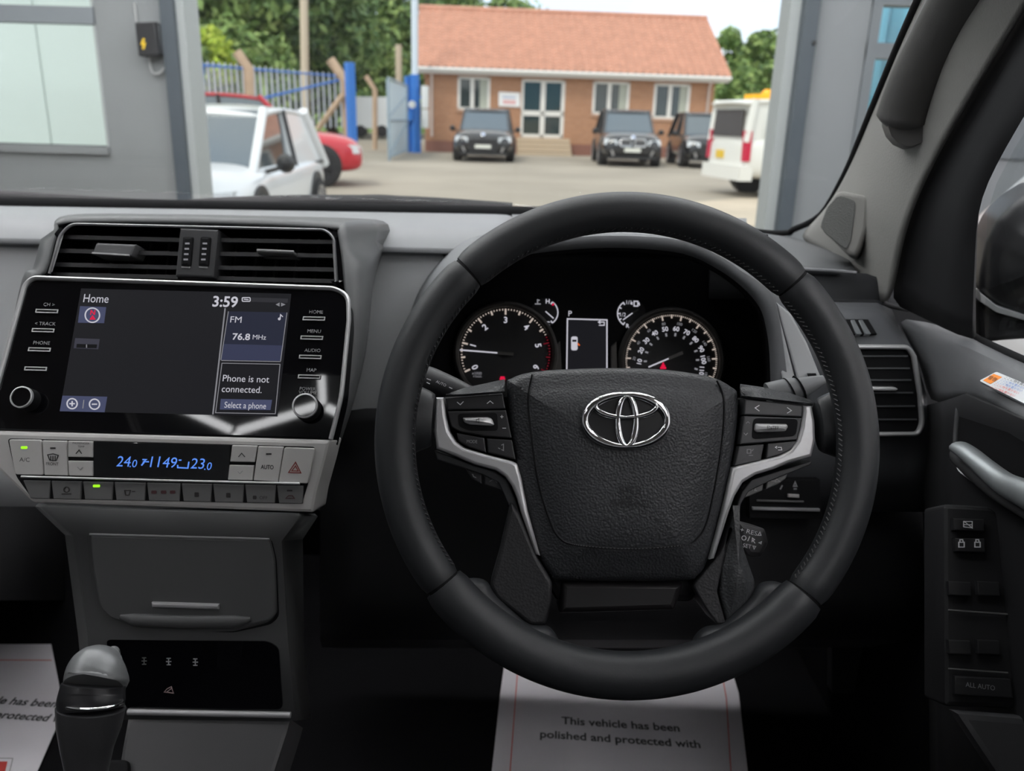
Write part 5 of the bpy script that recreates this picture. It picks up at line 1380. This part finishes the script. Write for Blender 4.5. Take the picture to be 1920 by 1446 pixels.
# silver spoke trims
HS = -.011
Lt = [(817, 745), (832, 745), (836, 781), (842, 808), (855, 829), (870, 840), (906, 851), (960, 865), (970, 870), (978, 898), (990, 959), (1013, 1043), (1004, 1040), (976, 959), (969, 934), (960, 912), (947, 894), (929, 882), (888, 871), (852, 855), (818, 842), (813, 808)]
Rt_ = [(1506, 759), (1523, 760), (1529, 790), (1530, 826), (1523, 856), (1480, 868), (1453, 880), (1417, 891), (1394, 905), (1379, 930), (1368, 960), (1340, 1048), (1331, 1050), (1356, 959), (1374, 878), (1385, 874), (1462, 855), (1483, 844), (1496, 826), (1503, 801), (1507, 772)]
for poly in (Lt, Rt_):
    prism('spoke_trim', PWH, poly, -.03, HS, M_SAT, wh, bev=.0025, seg=3, smooth=50)
def shift(P, dx, dy): return [(x + dx, y + dy) for x, y in P]
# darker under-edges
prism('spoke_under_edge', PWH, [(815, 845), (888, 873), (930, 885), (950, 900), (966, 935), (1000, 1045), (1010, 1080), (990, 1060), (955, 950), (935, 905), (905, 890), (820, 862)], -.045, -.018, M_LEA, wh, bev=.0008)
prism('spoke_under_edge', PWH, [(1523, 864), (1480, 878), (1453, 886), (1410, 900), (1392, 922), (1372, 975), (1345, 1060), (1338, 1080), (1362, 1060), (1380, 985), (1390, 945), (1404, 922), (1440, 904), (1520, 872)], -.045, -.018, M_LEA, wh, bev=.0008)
# switch pods
HB = -.0125
def wbtn(pts, m=M_BTN, h=HB, name='switch', r=2, bev=.001): return prism(name, PWH, pts, -.03, h, m, wh, bev=bev, r=r)
M_BTN2 = mat('button_charcoal', (.045, .045, .048), .42)
s1 = wbtn([(835, 747), (943, 739), (948, 767), (839, 769)])
strokes('symbol', PWH, [[(857, 754), (863, 759), (869, 753)], [(913, 757), (919, 752), (925, 757)]], 1.5, M_PRW, s1, h=HB)
strokes('edge_line', PWH, [[(834, 746), (942, 738)]], 2, M_SATD, s1, h=HB)  # thin satin grey line along the switch's top edge
s1 = wbtn([(839, 771), (949, 769), (960, 822), (905, 818), (862, 810), (846, 800)])
strokes('symbol', PWH, [[(938, 781.5), (944, 781.5)], [(941, 778.5), (941, 784.5)], [(942, 803), (949, 803)]], 1.3, M_PRW, s1, h=HB)
prism('roller_well', PWH, [(858, 776), (932, 774), (934, 808), (880, 808), (860, 800)], HB - .002, HB + .0006, M_MATTE, s1, r=7)
rl = pillow('roller', PWH, [(867, 783), (914, 782), (922, 785), (927, 797), (921, 799), (880, 796), (870, 792)], HB - .003, HB + .004, .002, M_SAT, wh, r=3, edge=.002)
strokes('symbol', PWH, [[(893, 787), (893, 791), (896, 791), (898, 793), (898, 785), (896, 787), 'c']], 1, M_PRD, rl, h=HB + .0062)
s1 = wbtn([(856, 812), (908, 821), (912, 849), (880, 839), (860, 828)]); text('MODE', PWH, 885, 828, 6, M_PRG, s1, h=HB, wpx=20)
s1 = wbtn([(912, 822), (960, 825), (967, 862), (915, 849)]); strokes('symbol', PWH, [[(934, 840), (938, 842)], [(940, 835), (944, 833), (944, 845), (940, 843)]], 1.5, M_PRG, s1, h=HB)
s1 = wbtn([(1397, 748), (1505, 760), (1504, 782), (1395, 778)], m=M_BTN2)
strokes('symbol', PWH, [[(1424, 760), (1416, 765), (1424, 771)], [(1476, 764), (1484, 770), (1476, 775)]], 1.5, M_PRW, s1, h=HB)
s1 = wbtn([(1395, 780), (1504, 784), (1495, 825), (1387, 834)], m=M_BTN2)
strokes('symbol', PWH, [[(1399, 794), (1402.5, 791), (1406, 794)], [(1395, 812), (1398.5, 816), (1402, 812)]], 1.2, M_PRG, s1, h=HB)
prism('roller_well', PWH, [(1413, 784), (1497, 786), (1492, 818), (1410, 824)], HB - .002, HB + .0006, M_MATTE, s1, r=9)
rl = pillow('roller', PWH, [(1418, 794), (1476, 795), (1479, 800), (1474, 809), (1420, 811), (1416, 806)], HB - .003, HB + .004, .002, M_SAT, wh, r=3, edge=.002)
text('ENTER', PWH, 1450, 802, 6.5, M_PRD, rl, h=HB + .0063, wpx=23)
s1 = wbtn([(1386, 837), (1433, 833), (1427, 864), (1377, 874)], m=M_BTN2); strokes('symbol', PWH, [[(1401, 843), (1408, 843), (1408, 850), (1401, 850), 'c'], [(1404, 854), (1412, 854)], [(1410, 846), (1413, 842)]], 1.3, M_PRG, s1, h=HB)
s1 = wbtn([(1440, 832), (1495, 827), (1484, 843), (1462, 853), (1437, 860)], m=M_BTN2); strokes('symbol', PWH, [[(1458, 839), (1465, 839), (1466, 844), (1459, 844)], [(1457, 837), (1454, 839), (1457, 841)]], 1.3, M_PRW, s1, h=HB)
HU = -.022
s1 = wbtn([(872, 878), (903, 886), (903, 908), (885, 898)], h=HU); strokes('symbol', PWH, [[(886, 889), (888, 894), (893, 896)]], 1.6, M_PRG, s1, h=HU)
s1 = wbtn([(908, 887), (935, 893), (950, 912), (945, 922), (908, 909)], h=HU); strokes('symbol', PWH, [[(918, 903), (923, 900), (929, 902), (932, 906)]], 1.6, M_PRG, s1, h=HU)
s1 = wbtn([(1393, 916), (1404, 904), (1433, 895), (1430, 920), (1392, 936)], m=mat('button_mid_grey', (.12, .12, .12), .45), h=HU); strokes('symbol', PWH, [[(1411, 912), (1411, 920)], [(1414, 912), (1418, 912), (1415, 920), (1419, 920)]], 1.4, M_PRG, s1, h=HU)  # plain mid grey, paler than the left-hand pair
s1 = wbtn([(1439, 893), (1478, 887), (1474, 897), (1460, 908), (1436, 918)], m=mat('button_mid_grey', 0), h=HU); strokes('symbol', PWH, [[(1446, 902), (1453, 902), (1457, 899), (1463, 903), (1453, 904)]], 1.4, M_PRG, s1, h=HU)
# lower legs and bezel
M_LEG = mat('leg_black', (.014, .014, .016), .5, bump=('leather', 620, .3, .0008))
M_LEG2 = mat('leg_grained_grey', (.035, .037, .04), .5, bump=('leather', 620, .5, .001))
prism('lower_leg', PWH, [(958, 940), (975, 965), (1010, 1050), (1036, 1092), (1034, 1130), (1024, 1172), (995, 1174), (930, 1122), (918, 1100), (935, 1040)], -.045, -.012, M_LEG, wh, bev=.003, r=8, seg=3)
prism('lower_leg', PWH, [(1372, 985), (1350, 1040), (1334, 1058), (1300, 1100), (1322, 1140), (1345, 1172), (1362, 1170), (1345, 1110), (1360, 1040)], -.045, -.013, M_LEG, wh, bev=.0015, r=6, seg=3)
pillow('lower_leg', PWH, [(1380, 960), (1398, 1035), (1418, 1092), (1415, 1124), (1364, 1171), (1350, 1112), (1352, 1060), (1366, 1010)], -.045, -.014, .006, M_LEG2, wh, r=8, edge=.004)
prism('lower_bezel', PWH, [(1052, 1090), (1285, 1092), (1266, 1146), (1048, 1152)], -.06, -.022, mat('bezel_gloss_black', (.012, .011, .012), .3), wh, bev=.005, r=6, seg=3)

# ---------------- stalks
PST = Pl(PWH.p(0, 0, -.075), axes=(PWH.R, PWH.U))
s_ = thing('wiper_stalk', 'grey wiper stalk pointing up to the wheel rim, side air vent beyond', 'stalk', PST.at(1455, 745))
sweep('lever', [PST.at(*q) for q in ((1440, 742), (1475, 733), (1500, 728), (1545, 712))], [.011, .0105, .0095, .004], mat('stalk_grey', (.13, .135, .14), .5), s_, rb=[.009, .008, .007, .003], nrm=PST.N, seg=16)
for x, y in ((1480, 731), (1499, 727)):
    sweep('ring_groove', [PST.at(x - .6, y + .3), PST.at(x + .6, y - .3)], .0112, M_MATTE, s_, seg=16, rb=.0092, nrm=PST.N)
s_ = thing('light_stalk', 'dark light stalk marked AUTO showing beside the tachometer', 'stalk', PST.at(845, 735))
lv = sweep('lever', [PST.at(*q) for q in ((880, 742), (850, 728), (815, 714), (785, 704))], [.008, .009, .010, .0105], mat('stalk_dark', (.04, .04, .043), .5), s_, nrm=PST.N, seg=16)
PSU = Pl(PST.p(0, 0, .0098), axes=(PST.R, PST.U))
text('AUTO', PSU, 827, 719, 5, M_PRW, lv, rot=-22); strokes('symbol', PSU, [[(800, 710), (808, 713)], [(800, 717), (806, 720)], [(842, 726), (848, 729)]], 1.6, M_PRW, lv)
s_ = thing('cruise_stalk', 'short cruise control stalk printed RES and SET behind the lower spoke', 'stalk', PST.at(1410, 1050))
kb = prism('knob', PST, [(1384, 978), (1436, 992), (1443, 1018), (1430, 1046), (1404, 1044), (1386, 1020)], -.02, .016, mat('stalk_dark', 0), s_, bev=.004, r=5)
sweep('arm', [PST.at(1380, 1005, 0), PST.at(1330, 985, -.03)], .008, M_MATTE, s_)
text('+ RES', PST, 1404, 997, 7.5, M_PRW, kb, h=.0161, rot=-13, wpx=32); strokes('symbol', PST, [[(1421, 1004), (1425, 998), (1427, 1004), 'c'], [(1423, 1018), (1428, 1016), (1427, 1020), 'c'], [(1412, 1024), (1417, 1025), (1414, 1030), 'c']], 1.6, M_PRW, kb, h=.0161)
strokes('symbol', PST, [circ(1395, 1009, 4, 12) + ['c'], [(1402, 1015), (1406, 1006)], [(1410, 1017), (1411, 1009), (1415, 1012), (1412, 1014), (1416, 1019)]], 1.5, M_PRW, kb, h=.0161); text('SET', PST, 1401, 1024, 7, M_PRW, kb, h=.0161, rot=-10)

# ---------------- side air vent
PSV = Pl(V(1665, 735, .862), 10, 0)
sv = thing('side_air_vent', 'silver framed air vent beyond the wheel rim next to the door', 'air vent', PSV.at(1670, 818, -.03))
vo = [(1575, 648), (1702, 649), (1715, 668), (1726, 740), (1730, 795), (1722, 816), (1575, 816)]
prism('recess', PSV, vo, -.03, .001, M_MATTE, sv, r=6)
sweep('frame', [PSV.at(*q, h=.004) for q in rc([(1580, 650), (1702, 651), (1713, 668), (1725, 740), (1729, 795), (1720, 814), (1580, 815)], [0, 8, 0, 0, 10, 8, 0])], .0026, M_SAT, sv, rb=.004, nrm=PSV.N, seg=10)
for i, y in enumerate((668, 691, 713, 737, 762, 787)):
    x1 = 1700 + (y - 650) * .14
    MB().hexa([PSV.at(1580, y - 1.2, .003), PSV.at(x1, y - 1.2, .003), PSV.at(x1, y - 1.2, -.02) + PSV.U * .004, PSV.at(1580, y - 1.2, -.02) + PSV.U * .004],
              [PSV.at(1580, y + 1.2, .003), PSV.at(x1, y + 1.2, .003), PSV.at(x1, y + 1.2, -.02) + PSV.U * .004, PSV.at(1580, y + 1.2, -.02) + PSV.U * .004]).build('slat', mat('vent_slat_grey', (.085, .088, .092), .4), sv, smooth=0)
prism('vane_tab', PSV, [(1600, 726), (1680, 727), (1684, 730), (1680, 733), (1600, 732)], 0, .010, M_SAT, sv, bev=.001)

# ---------------- windscreen, pillar trim, wipers
Lp = [(1493, 446, 1.25), (1545, 408, 1.20), (1590, 335, 1.13), (1622, 262, 1.06), (1652, 190, 1.0), (1692, 95, .93), (1735, 0, .86), (1790, -115, .79)]
Rp = [(1672, 573, .93), (1688, 480, .90), (1704, 415, .87), (1732, 345, .845), (1775, 262, .81), (1830, 168, .77), (1915, 30, .72), (1990, -95, .67)]
L3 = [V(*q) for q in Lp]; R3 = [V(*q) for q in Rp]
L3.append(Vector((L3[7].x - .02, .50, 1.77))); R3.append(Vector((R3[7].x + .0, .40, 1.77)))
C0 = [V(1493, 446, 1.25), V(1545, 470, 1.17), V(1590, 500, 1.08), V(1620, 540, 1.0), V(1645, 564, .955), V(1672, 573, .93)]
rows = [C0]
for i in range(1, 9):
    a, b_ = L3[i], R3[i]; row = []
    for k in range(6):
        s = k / 5; p = a.lerp(b_, s)
        row.append(p + Vector((-.6, -.8, .1)).normalized() * (.020 * sin(PI * s) ** .8))
    rows.append(row)
apl = thing('side_post_trim', 'light grey windscreen pillar trim with small speaker and grab handle', 'pillar trim', V(1672, 573, .93))
loft('cover', rows, M_PIL, apl, thick=.004, sub=2)
# speaker on the pillar
pc = V(1580, 415, .995)
PSP = Pl(pc, 12, -28)
hs = prism('speaker_housing', PSP, [(1536, 424), (1548, 388), (1566, 362), (1578, 357), (1622, 366), (1630, 378), (1626, 430), (1612, 470), (1604, 481), (1588, 478)], -.05, .006, M_PIL, apl, bev=.005, r=6, seg=3)
prism('speaker_grille', PSP, [(1539, 420), (1551, 388), (1569, 368), (1578, 367), (1603, 376), (1603, 392), (1596, 450), (1588, 468), (1580, 464), (1545, 436)], -.01, .0075, mat('speaker_cloth', (.12, .122, .118), .8, bump=('leather', 900, .8, .0008)), hs, bev=.001, r=5)
# grab handle
gh = [(1690, 240, .86), (1700, 205, .855), (1722, 150, .84), (1752, 90, .82), (1790, 20, .79), (1835, -60, .75), (1880, -130, .72)]
gpth = cr([V(*q) for q in gh], 5)
nn_ = len(gpth)
sweep('grab_handle', gpth, [.014 + .012 * min(1, i / 3) for i in range(nn_)], M_HND, apl, rb=[.010 + .010 * min(1, i / 3) for i in range(nn_)], nrm=(-.4, -.9, 0), seg=18)
sweep('handle_foot', [V(1714, 216, .875), V(1712, 222, .845)], [.030, .022], M_HND, apl, rb=[.034, .026], nrm=(0, 0, 1), seg=18)
# windscreen glass and its black edge
gl_rows = []
for i, p in enumerate(L3):
    q = p + Vector((.012, .012, .0)); t_ = i / (len(L3) - 1); cY, cZ = 1.375 - .875 * t_, 1.270 + .50 * t_
    gl_rows.append([Vector((-1.25, cY, cZ)), Vector((-.6, cY + .03 * (1 - t_), cZ)), Vector((0, cY, cZ)), q])
tag(loft('windscreen', gl_rows, glass_mat('windscreen_glass', (.965, .98, .975), .02), None, thick=.005), 'clear windscreen glass over the dashboard', 'windscreen')
ed = [V(1400, 432, 1.27), V(1445, 437, 1.265), V(1480, 436, 1.258)] + [L3[0] + Vector((-.006, 0, .012))] + [p + Vector((-.004, .004, .003)) for p in L3[1:]]
tag(sweep('windscreen_seal', cr(ed, 4), .0045, M_MATTE, None), 'black rubber seal along the windscreen edge and pillar', 'seal')
cw = [V(x, yy(x, 383, 401), 1.37) for x in (-700, -300, 0, 300, 600, 960, 1300)]
tag(sweep('scuttle_panel', cw, .010, M_MATTE, None, rb=.013, nrm=(0, 0, 1), seg=10), 'black scuttle strip outside the base of the windscreen', 'scuttle')
wp = thing('windscreen_wiper', 'black wiper blade lying low before the parked white hatchback', 'wiper', V(690, 392, 1.42), 0, 'windscreen wipers')
sweep('blade', cr([V(340, 391, 1.42), V(430, 385, 1.42), V(600, 381, 1.42), V(780, 384, 1.42), V(960, 396, 1.41)], 5), .009, M_BLACK, wp, rb=.014, nrm=(0, 0, 1), seg=8)
sweep('arm', cr([V(590, 385, 1.43), V(690, 375, 1.43), V(770, 379, 1.43), V(880, 388, 1.43)], 5), [.004] + [.009] * 14 + [.006], M_BLACK, wp, seg=8)
wp = thing('windscreen_wiper', 'black wiper blade lying low before the grey garage wall', 'wiper', V(150, 385, 1.42), 0, 'windscreen wipers')
sweep('blade', cr([V(-400, 352, 1.42), V(-100, 366, 1.42), V(90, 376, 1.42), V(240, 385, 1.42), V(330, 392, 1.42)], 5), .008, M_BLACK, wp, rb=.012, nrm=(0, 0, 1), seg=8)
sweep('arm', cr([V(-200, 357, 1.43), V(0, 366, 1.43), V(90, 373, 1.43), V(110, 382, 1.43)], 5), .007, M_BLACK, wp, seg=8)

# ---------------- driver's door
door = thing('driver_door', 'black inner door panel with pull handle, switches and window', 'car door', VX(1800, 1400, .45))
Wp = [(1836, 640, .80), (1836, 560, .79), (1838, 470, .78), (1840, 400, .77), (1857, 345, .755), (1890, 280, .735), (1925, 222, .705), (1995, 108, .66)]
W3 = [V(*q) for q in Wp]; W3.append(Vector((.43, .3, 1.77)))
rows = []
for a, b_ in zip(R3, W3):
    rows.append([a + Vector((.004, .012, 0)), a.lerp(b_, .25) + Vector((.01, .02, 0)), a.lerp(b_, .6) + Vector((0, -.006, 0)), b_, b_ + Vector((.004, .03, 0))])
loft('window_frame', rows, mat('door_frame_black', (.010, .010, .012), .75), door, thick=.003, sub=1)
# upper pad: a sloping grey surface with the warning sticker on it
pp0 = VX(1880, 726, .425)
ny = Vector((-.62, -.30, .72)).normalized()
Rd = Vector((.0, -1, 0)); Rd = (Rd - ny * Rd.dot(ny)).normalized(); Ud = ny.cross(Rd)
PDR = Pl(pp0, axes=(Rd, Ud))
rows = [[V(1678, 590, .925), VX(1798, 617, .472), VX(1836, 643, .47), VX(1920, 680, .468), VX(2060, 740, .468)],
        [V(1692, 618, .915), VX(1800, 640, .462), PDR.at(1850, 668), PDR.at(1920, 700), PDR.at(2060, 762)],
        [V(1712, 655, .90), VX(1790, 675, .452), PDR.at(1842, 695), PDR.at(1920, 728), PDR.at(2060, 790)],
        [V(1732, 700, .885), VX(1785, 712, .44), PDR.at(1830, 722), PDR.at(1920, 760), PDR.at(2060, 815)],
        [V(1742, 760, .87), VX(1778, 750, .436), VX(1815, 737, .425), VX(1920, 782, .418), VX(2060, 845, .41)],
        [V(1743, 830, .865), VX(1782, 800, .445), VX(1800, 790, .440), VX(1920, 830, .44), VX(2060, 900, .44)],
        [V(1735, 900, .862), VX(1780, 880, .445), VX(1795, 880, .442), VX(1920, 975, .44), VX(2060, 1060, .44)],
        [V(1738, 1100, .86), VX(1775, 1080, .445), VX(1800, 1080, .442), VX(1920, 1080, .44), VX(2060, 1100, .44)],
        [V(1740, 1330, .855), VX(1770, 1330, .445), VX(1800, 1330, .442), VX(1920, 1330, .44), VX(2060, 1330, .44)],
        [V(1745, 1700, .80), VX(1775, 1700, .445), VX(1810, 1700, .442), VX(1920, 1700, .44), VX(2060, 1700, .44)]]
for r_ in rows:
    e_ = r_[-1].copy(); e_.y = -.75; r_.append(e_)
loft('upper_pad', rows[:5], mat('door_pad_grey', (.09, .092, .098), .55, bump=('noise', 900, .15, .0006)), door, thick=.003, sub=1)
loft('lower_panel', rows[4:], mat('door_panel_black', (.009, .009, .011), .7), door, thick=.003)
PDO = Pl(VX(1850, 850, .436), axes=((0, -1, 0), (0, 0, 1)))
rec = prism('handle_recess', PDO, [(1802, 745), (1818, 742), (1990, 822), (1990, 1010), (1920, 962), (1815, 893), (1792, 866), (1796, 790)], -.004, .002, M_MATTE, door, r=10)
sweep('recess_lip', cr([PDO.at(*q, h=.002) for q in ((1791, 862), (1794, 800), (1800, 755), (1815, 742), (1835, 748), (1920, 789), (1990, 824))], 5), .0028, mat('recess_lip_grey', (.10, .10, .105), .4), door, seg=8)
sweep('recess_seam', cr([PDO.at(*q, h=.002) for q in ((1791, 862), (1798, 882), (1815, 896), (1860, 928), (1920, 968))], 5), .001, M_SATD, door, seg=6)
M_PULL = mat('pull_silver', (.40, .43, .44), .4, metal=.6)
sweep('pull_handle', cr([PDO.at(*q, h=.02) for q in ((1797, 838), (1815, 850), (1850, 880), (1885, 908), (1920, 925), (1990, 962))], 5), [.004] + [.006 + .0003 * i for i in range(25)], M_PULL, door, rb=[.005] + [.010] * 25, nrm=PDO.N, seg=14)
sweep('pull_base', cr([PDO.at(*q, h=.012) for q in ((1796, 850), (1830, 882), (1880, 922), (1990, 985))], 5), .011, mat('pull_base_grey', (.07, .07, .073), .5), door, rb=.008, nrm=PDO.N, seg=12)  # dark grey bar running below the silver pull
# switches
M_SW = mat('switch_black', (.016, .016, .018), .5)
PDO_ = PDO
PDO = Pl(V(1835, 1120, .64), 30, -10)
prism('switch_pod', PDO, [(1768, 945), (1860, 950), (1905, 1000), (1930, 1330), (1770, 1325)], -.05, 0, mat('door_panel_black', 0), door, bev=.004, r=10)
def dsw(pts): return prism('switch', PDO, pts, -.002, .006, M_SW, door, bev=.001)
s1 = dsw([(1787, 972), (1845, 974), (1846, 996), (1788, 994)])
strokes('symbol', PDO, [[(1807, 978), (1823, 978), (1823, 990), (1807, 988), 'c'], [(1807, 977), (1824, 991)], [(1807, 984), (1823, 984)]], 1.6, M_PRW, s1, h=.006)
s1 = dsw([(1790, 1009), (1846, 1010), (1848, 1036), (1791, 1034)])
for x in (1803, 1833):
    strokes('symbol', PDO, [[(x - 5, 1017), (x + 5, 1017), (x + 5, 1026), (x - 5, 1026), 'c'], [(x - 3, 1016), (x - 3, 1012), (x + 2, 1012), (x + 3, 1016)]], 2, M_PRW, s1, h=.006)
for y in (1090, 1200):
    for x in (1778, 1832):
        dsw([(x, y), (x + 42, y + 2), (x + 44, y + 28), (x + 2, y + 26)])
    sweep('switch_seam', [PDO.at(1778, y + 54, .003), PDO.at(1890, y + 62, .003)], .0008, M_BTNG2, door, seg=5)
s1 = dsw([(1790, 1268), (1895, 1274), (1900, 1310), (1790, 1302)]); text('ALL AUTO', PDO, 1838, 1287, 9, M_PRG, s1, h=.006, wpx=54)
prism('map_pocket', PDO, [(1790, 1335), (1990, 1350), (1990, 1600), (1900, 1500)], -.002, .012, mat('pocket_grey', (.05, .05, .054), .6), door, bev=.006)
# warning sticker
stk = prism('warning_sticker', PDR, [(1836, 714), (1868, 697), (1990, 748), (1990, 792)], .003, .0066, mat('sticker_white', (.62, .64, .66), .5), door, r=4)
prism('orange_block', PDR, [(1843, 713), (1863, 701), (1879, 707), (1857, 720)], .004, .0069, mat('sticker_orange', (.85, .24, .005), .5), stk)
a_ = PDR.uv(1863, 701); b2 = PDR.uv(1879, 707)
rt_ = math.atan2(b2[1] - a_[1], b2[0] - a_[0]) / D2R
M_ORD = mat('print_brown', (.12, .04, .01), .5)
text('警告', PDR, 1861, 710, 7, M_ORD, stk, h=.0070, rot=rt_)
for k, (x, y, m_) in enumerate(((1884, 708, M_PRD), (1877, 712, mat('print_blue', (.10, .22, .55), .5)), (1871, 716, mat('print_blue', 0)), (1865, 720, mat('print_red', (.65, .08, .07), .5)), (1858, 725, mat('print_red', 0)))):
    text('ここに物を置かない', PDR, x, y, 4.2 if k else 4.8, m_, stk, h=.0067, align='L', rot=rt_)
# side window glass
pane = [V(1836, 640, .80), V(1838, 470, .78), V(1840, 400, .77), V(1857, 345, .755), V(1890, 280, .735), V(1925, 222, .705), V(1995, 108, .66), VX(2150, 60, .47), VX(2150, 800, .47), VX(1920, 690, .468)]
pv_ = [p + Vector((.012, .012, 0)) for p in pane]; n = len(pv_)
mk('window_pane', pv_ + [p + Vector((.004, 0, 0)) for p in pv_], [tuple(range(n)), tuple(range(n, 2 * n))[::-1]] + [(i, (i + 1) % n, n + (i + 1) % n, n + i) for i in range(n)], glass_mat('side_glass', (.93, .95, .95), .03), door, smooth=0)
sweep('window_seal', [VX(1815, 628, .473), VX(1836, 643, .472), VX(1920, 682, .470), VX(2060, 742, .470)], .004, M_MATTE, door, rb=.007, nrm=(0, 0, 1), seg=8)
# ---------------- door mirror outside
mir = thing('door_mirror', 'large black door mirror outside the side window', 'mirror', V(1880, 640, .93))
PM = Pl(V(1930, 480, .93), 0, -18)
pillow('housing', PM, [(1838, 548), (1840, 512), (1852, 456), (1875, 412), (1905, 381), (1950, 352), (2060, 340), (2130, 420), (2130, 600), (2000, 622), (1920, 592), (1870, 575)], -.10, -.01, .035, mat('mirror_black', (.014, .014, .016), .4), mir, r=10, edge=.015)
prism('trim_strip', PM, [(1837, 548), (1870, 574), (1925, 592), (2000, 604), (2000, 612), (1925, 602), (1868, 586), (1838, 566)], -.05, -.012, mat('mirror_trim_grey', (.28, .29, .30), .35), mir, bev=.001)
prism('mount', PM, [(1830, 560), (1868, 586), (1960, 606), (1960, 635), (1880, 640), (1838, 645)], -.06, -.02, M_MATTE, mir, bev=.006, r=6)
# silver car parked beside, seen past the mirror
vehicle('neighbour_car', 'pale silver car parked beside, seen past the door mirror', 'car', (2.35, 1.9, 0), 90, 4.6, 1.85, 1.7, paint('silver_car_paint', (.55, .53, .53), .3), hatch=True)

# ---------------- paper mats on the floor
M_PAPER = mat('white_paper', (.76, .74, .78), .8)
ZF = .552
def paper(label, pts, lines, red, rot=0):
    PF = Pl(VZ(pts[0][0], pts[0][1], ZF), axes=((cos(rot * D2R), sin(rot * D2R), 0), (-sin(rot * D2R), cos(rot * D2R), 0)))
    t_ = thing('paper_mat', label, 'paper mat', VZ(sum(p[0] for p in pts) / len(pts), sum(p[1] for p in pts) / len(pts), ZF), 0, 'protective paper mats')
    sh_ = prism('sheet', PF, pts, 0, .0012, M_PAPER, t_)
    for s, x, y, h, wpx_ in lines: text(s, PF, x, y, h, mat('print_charcoal', (.05, .05, .055), .6), sh_, h=.0014, wpx=wpx_, bold=.02)
    for rl_ in red: strokes('red_line', PF, [rl_], 1.6, mat('print_red', 0), sh_, h=.0012)
    return sh_, PF
paper('white paper mat with printed notice on the floor under the steering wheel', [(945, 1250), (1374, 1263), (1385, 1300), (1420, 1600), (905, 1600), (938, 1300)],
      [('This vehicle has been', 1163, 1358, 19, 218), ('polished and protected with', 1162, 1386, 19, 296)], [[(971, 1253), (968, 1290), (945, 1600)], [(1354, 1264), (1362, 1310), (1380, 1600)]], -3)
sh_, PF = paper('white paper mat in the passenger footwell beside the gear lever', [(-420, 1208), (96, 1208), (120, 1330), (60, 1470), (-30, 1600), (-520, 1600)],
      [('This vehicle has been', 2, 1313, 19, 224), ('polished and protected with', 2, 1340, 19, 300)], [[(-300, 1236), (97, 1238)]], -3)
prism('red_logo', PF, [(-60, 1428), (14, 1428), (4, 1470), (-80, 1470)], 0, .0016, mat('print_red', 0), sh_)
strokes('logo_border', PF, [[(-70, 1421), (24, 1422), (10, 1480)]], 1.6, M_PRG, sh_, h=.0012)
